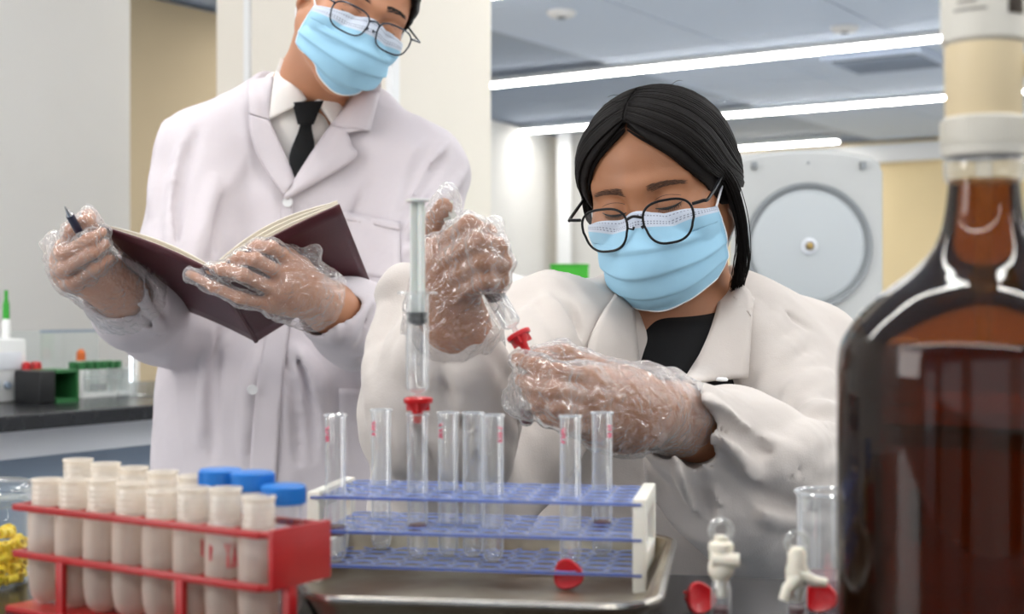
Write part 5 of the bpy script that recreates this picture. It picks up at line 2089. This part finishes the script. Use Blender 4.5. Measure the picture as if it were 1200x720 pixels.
# coat --------------------------------------------------------------------
def m_coat(S):
    S.ell(P(365, 280, 2.11), (.180, .125, .23), None, .06)
    S.ell(P(350, 420, 2.12), (.185, .135, .22), None, .06)
    S.chain([P(345, 480, 2.12), P(338, 760, 2.15)], [.165, .185], .06)
    S.chain([P(310, 480, 2.12), P(280, 760, 2.15)], [.150, .170], .06)
    S.chain([P(385, 480, 2.12), P(400, 760, 2.15)], [.150, .170], .06)
    S.rc(SLM, NBM + [-.03, .02, -.012], .058, .064, .05).rc(NBM + [.03, .02, -.012], SRM, .064, .058, .05)
    # sleeves
    S.chain([SLM + [0, -.01, -.01], ELM, P(160, 358, 1.84), P(142, 345, 1.785)], [.066, .062, .053, .046], .04, .03)
    S.chain([SRM + [0, -.01, -.01], ERM, P(420, 380, 1.84), P(388, 368, 1.785)], [.064, .064, .052, .043], .04, .03)


SCM = SDF(); m_coat(SCM)
cm0 = SCM.mesh(.010, smooth=1)
bm0 = bvh_of(*cm0)
for pts, r in (([(200, 135), (190, 190), (180, 250)], .010), ([(215, 170), (205, 240), (198, 310)], .008), ([(165, 290), (180, 330), (192, 360)], .009), ([(150, 350), (170, 372), (188, 385)], .008),
               ([(525, 160), (500, 210), (470, 260)], .010), ([(545, 200), (515, 240), (480, 275)], .009), ([(540, 240), (510, 270), (475, 300)], .009),
               ([(440, 345), (420, 375), (410, 400)], .008), ([(460, 360), (440, 395), (430, 420)], .009), ([(400, 350), (392, 375), (392, 400)], .006),
               ([(350, 410), (370, 450), (380, 520)], .010), ([(300, 420), (290, 470), (285, 540)], .009), ([(220, 400), (205, 460), (195, 550)], .010), ([(245, 390), (240, 450), (235, 520)], .008),
               ([(400, 420), (415, 480), (420, 540)], .009), ([(250, 210), (240, 260), (232, 300)], .009)):
    fold(SCM, bm0, pts, r, .0018, .012)
for pts, r in (([(232, 150), (215, 200), (205, 260)], .005), ([(205, 240), (198, 290), (196, 345)], .006), ([(500, 170), (480, 215), (462, 270)], .006), ([(330, 415), (345, 470), (350, 540)], .006), ([(205, 390), (212, 450), (210, 540)], .006)):
    fold(SCM, bm0, pts, r, .002, .010, 's')
for pts, r in (([(462, 385), (442, 408), (425, 425)], .006), ([(522, 185), (492, 230), (466, 275)], .006), ([(542, 225), (512, 258), (480, 285)], .0055),
               ([(172, 310), (184, 345), (192, 368)], .006), ([(150, 362), (172, 378), (188, 390)], .005), ([(350, 415), (362, 460), (368, 540)], .006), ([(395, 425), (385, 480), (390, 545)], .006),
               ([(255, 400), (250, 460), (248, 540)], .006), ([(225, 175), (214, 225), (206, 285)], .005), ([(262, 225), (254, 270), (250, 300)], .005), ([(430, 215), (420, 240), (415, 255)], .004)):
    fold(SCM, bm0, pts, r, .002, .008, 's', 14)
SCM.rc(P(110, 325, 1.72), P(145, 347, 1.79), .036, .037, .006, 's')
SCM.rc(P(360, 350, 1.74), P(392, 369, 1.79), .033, .034, .006, 's')


def m_v(x, y, z):
    a = P(345, 212, 1.96)
    Z = z - a[2]
    w = .003 + np.clip(Z, 0, 1) * .50
    c = x - a[0] - np.clip(Z, 0, 1) * .10
    return np.maximum(np.maximum(np.abs(c) - w, -Z), y - 2.05)


SCM.fn(m_v, P(240, 215, 1.8) - .05, P(480, 40, 2.1) + .05, .006, 's')
SCM.rc(NBM + [0, .0, -.02], NBM + [.03, -.01, .10], .064, .070, .012, 's')
Vc, Fc = SCM.mesh(.0042, disp=cloth_disp(23, .0026, .0010), smooth=2)
coat_m = mesh_obj('lab_coat', Vc, Fc, m_coat_m, m_base)
bvm = bvh_of(Vc, Fc)
both_m = bvh_of(*join([(Vc, Fc), (Vs, Fs)]))
# shirt collar leaves and tie
tie = loft('tie', [(345, 124), (353, 145), (342, 176), (340, 190), (345, 212)], [(376, 121), (364, 145), (368, 170), (362, 190), (347, 212)], both_m, m_blackcloth, m_base, .010, .010, .006, bulge=.003)
loft('tie_knot', [(343, 120), (350, 146)], [(378, 118), (366, 146)], both_m, m_blackcloth, tie, .014, .014, .006, nu=10, bulge=.004)
loft('collar_leaf', [(329, 68), (322, 92), (316, 140)], [(334, 72), (346, 96), (360, 117)], both_m, m_shirt, shirt, .014, .014, .004, bulge=.003, guess=2.01, maxd=2.03)
loft('collar_leaf', [(369, 118), (378, 130), (389, 145)], [(412, 100), (408, 112), (404, 122)], both_m, m_shirt, shirt, .014, .014, .004, bulge=.003, guess=1.98)
# coat collar and lapels
loft('lapel', [(316, 142), (330, 172), (340, 195), (345, 212)], [(292, 134), (294, 158), (306, 190), (333, 230)], both_m, m_coat_m, coat_m, .014, .010, .004, bulge=.004)
loft('lapel', [(388, 146), (370, 172), (355, 195), (333, 232)], [(406, 154), (412, 170), (413, 188), (336, 233)], both_m, m_coat_m, coat_m, .014, .010, .004, bulge=.004)
loft('collar', [(320, 90), (317, 115), (316, 141)], [(291, 95), (290, 112), (292, 133)], both_m, m_coat_m, coat_m, .014, .012, .004, bulge=.003, guess=1.99)
loft('collar', [(426, 98), (408, 118), (388, 146)], [(447, 98), (441, 125), (434, 154)], both_m, m_coat_m, coat_m, .014, .012, .004, bulge=.003, guess=1.99)
loft('collar', [(388, 146), (396, 150), (405, 154)], [(434, 153), (425, 153), (406, 156)], both_m, m_coat_m, coat_m, .012, .012, .004, nu=8)
loft('placket', [(330, 240), (322, 330), (300, 460), (290, 590)], [(342, 240), (345, 330), (330, 460), (322, 590)], bvm, m_coat_m, coat_m, .001, .0035, .002, nu=40)
loft('breast_pocket', [(404, 250), (408, 320)], [(468, 262), (470, 330)], bvm, m_coat_m, coat_m, .003, .003, .002, nu=14)
loft('pocket_hem', [(403, 248), (404, 258)], [(469, 260), (469, 270)], bvm, m_coat_m, coat_m, .005, .005, .002, nu=4, nv=14)
loft('pocket', [(397, 455), (400, 570)], [(470, 458), (475, 575)], bvm, m_coat_m, coat_m, .003, .003, .002, nu=14)
for x, y in ((338, 238), (318, 350), (295, 457), (288, 560)):
    q = hit(bvm, x, y)
    if q is not None:
        n = q[1] if q[1][1] < 0 else -q[1]
        MB().lathe([(.0065, 0), (.0072, .0015), (.0066, .003), (.004, .0024)], 18, frame_from(n), q[0] + n * .0055).build('button', m_white, coat_m)

# gloves --------------------------------------------------------------------
def m_lglove(S):
    m_left_hand(S)
    S.rc(P(118, 326, 1.745), P(150, 350, 1.79), .036, .050, .02)
    S.rc(P(70, 300, 1.72), P(60, 285, 1.72), .012, .008, .015)
lo, hi = P(40, 390, 1.62), P(175, 225, 1.62); lo[1], hi[1] = 1.63, 1.83
axm = (WLM - P(128, 334, 1.755)); axm /= np.linalg.norm(axm)
V, F = glove_mesh(m_lglove, .0026, lo - .03, hi + .03, 41, keep=lambda V: ((V - P(150, 350, 1.79)) @ axm) < 0, amp=.0022, infl=.003)
mesh_obj('glove', V, F, m_glove, m_base)


def m_rglove(S):
    m_right_hand(S)
    S.rc(P(350, 340, 1.72), P(370, 350, 1.752), .036, .038, .02)
    S.rc(P(355, 315, 1.71), P(368, 296, 1.70), .012, .007, .015)
lo, hi = P(200, 400, 1.60), P(390, 265, 1.60); lo[1], hi[1] = 1.61, 1.80
axm2 = (WRM - P(343, 335, 1.70)); axm2 /= np.linalg.norm(axm2)
V, F = glove_mesh(m_rglove, .0026, lo - .03, hi + .03, 43, keep=lambda V: ((V - P(366, 352, 1.752)) @ axm2) < 0, amp=.0022, infl=.003)
mesh_obj('glove', V, F, m_glove, m_base)

# legs and shoes -----------------------------------------------------------------
SL2 = SDF()
cx = m_base.location[0]
for sx_ in (-1, 1):
    SL2.chain([np.array([cx + sx_ * .09, 2.14, .78]), np.array([cx + sx_ * .10, 2.13, .45]), np.array([cx + sx_ * .10, 2.15, .06])], [.088, .066, .060], .03, .02)
V, F = SL2.mesh(.008, smooth=1)
mesh_obj('trousers', V, F, m_trouser, m_base)
sh2 = SDF()
for sx_ in (-1, 1):
    a = np.array([cx + sx_ * .10, 2.17, .038]); sh2.rc(a, a + [sx_ * .02, -.19, -.006], .038, .032, .03)
V, F = sh2.mesh(.006, smooth=1)
mesh_obj('shoes', V, F, m_shoe, m_base)

# book -----------------------------------------------------------------------------
m_cover = mat('book_cover_maroon', '#4a1620', .42, bump=.08, bscale=500, var=.15, vscale=30)
m_page = mat('book_pages', '#e9e0cf', .8)
Pt, Pb = P(250, 318, 1.660), P(300, 400, 1.840)
sp = Pb - Pt
TL, TR = P(118, 265, 1.700), P(398, 240, 1.685)
bk_o = (Pt + Pb) / 2
book = root('open_book', tuple(bk_o), 'maroon hardback book held open in the man\'s gloved hand', 'book')


def leaf(name, side, off, inset, thick, m, curve=.0, parent=None, grow=0.):
    """one half of the open book; off: distance from the cover towards the reader"""
    E = TL if side < 0 else TR
    e = E - Pt
    n = np.cross(e, sp); n /= np.linalg.norm(n)
    if n[1] < 0: n = -n                       # towards the reader (away from the camera)
    nu, nv = 18, 10
    G = np.zeros((nu, nv, 3))
    for i in range(nu):
        for j in range(nv):
            a = (i / (nu - 1)) * (1 - inset * .6) + (0 if name == 'cover' else .012)
            b = inset + (1 - 2 * inset) * j / (nv - 1)
            c = curve * math.sin(math.pi * min(1, a * 1.02)) ** 1.0
            G[i, j] = Pt + e * a + sp * b + n * (off + c)
    return sheet(name, G, m, parent or book, thick)


for sd in (-1, 1):
    leaf('cover', sd, 0.0, 0.0, .0028, m_cover, .004)
    for k in range(4 if sd > 0 else 2):
        leaf('page_block', sd, .0035 + .0017 * k, .03 - .004 * k * (1 if sd > 0 else .5), .0012, m_page, .004 + .0035 * k)
MB().tube([Pt + sp * t for t in np.linspace(0, 1, 12)], .0032, 8).build('spine', m_cover, book)

# pen --------------------------------------------------------------------------------
p0, p1 = P(76, 242, 1.648), P(95, 276, 1.688)
ax = (p1 - p0) / np.linalg.norm(p1 - p0)
m_navy = mat('pen_navy', '#141c38', .3, coat=.4)
pen = empty('pen', tuple(p0), 'navy pen with silver tip held in the man\'s gloved hand', 'pen')
Mx = frame_from(ax)
MB().lathe([(.0006, 0), (.0012, .003), (.0030, .012), (.0042, .0145)], 16, Mx).build('tip', m_chrome, pen)
MB().lathe([(.0044, .0145), (.0050, .018), (.0050, .052)], 20, Mx).build('grip', m_navy, pen)
MB().lathe([(.0052, .052), (.0052, .057)], 20, Mx).build('ring', m_chrome, pen)
MB().lathe([(.0048, .057), (.0046, .128), (.003, .132)], 20, Mx).build('barrel', m_navy, pen)
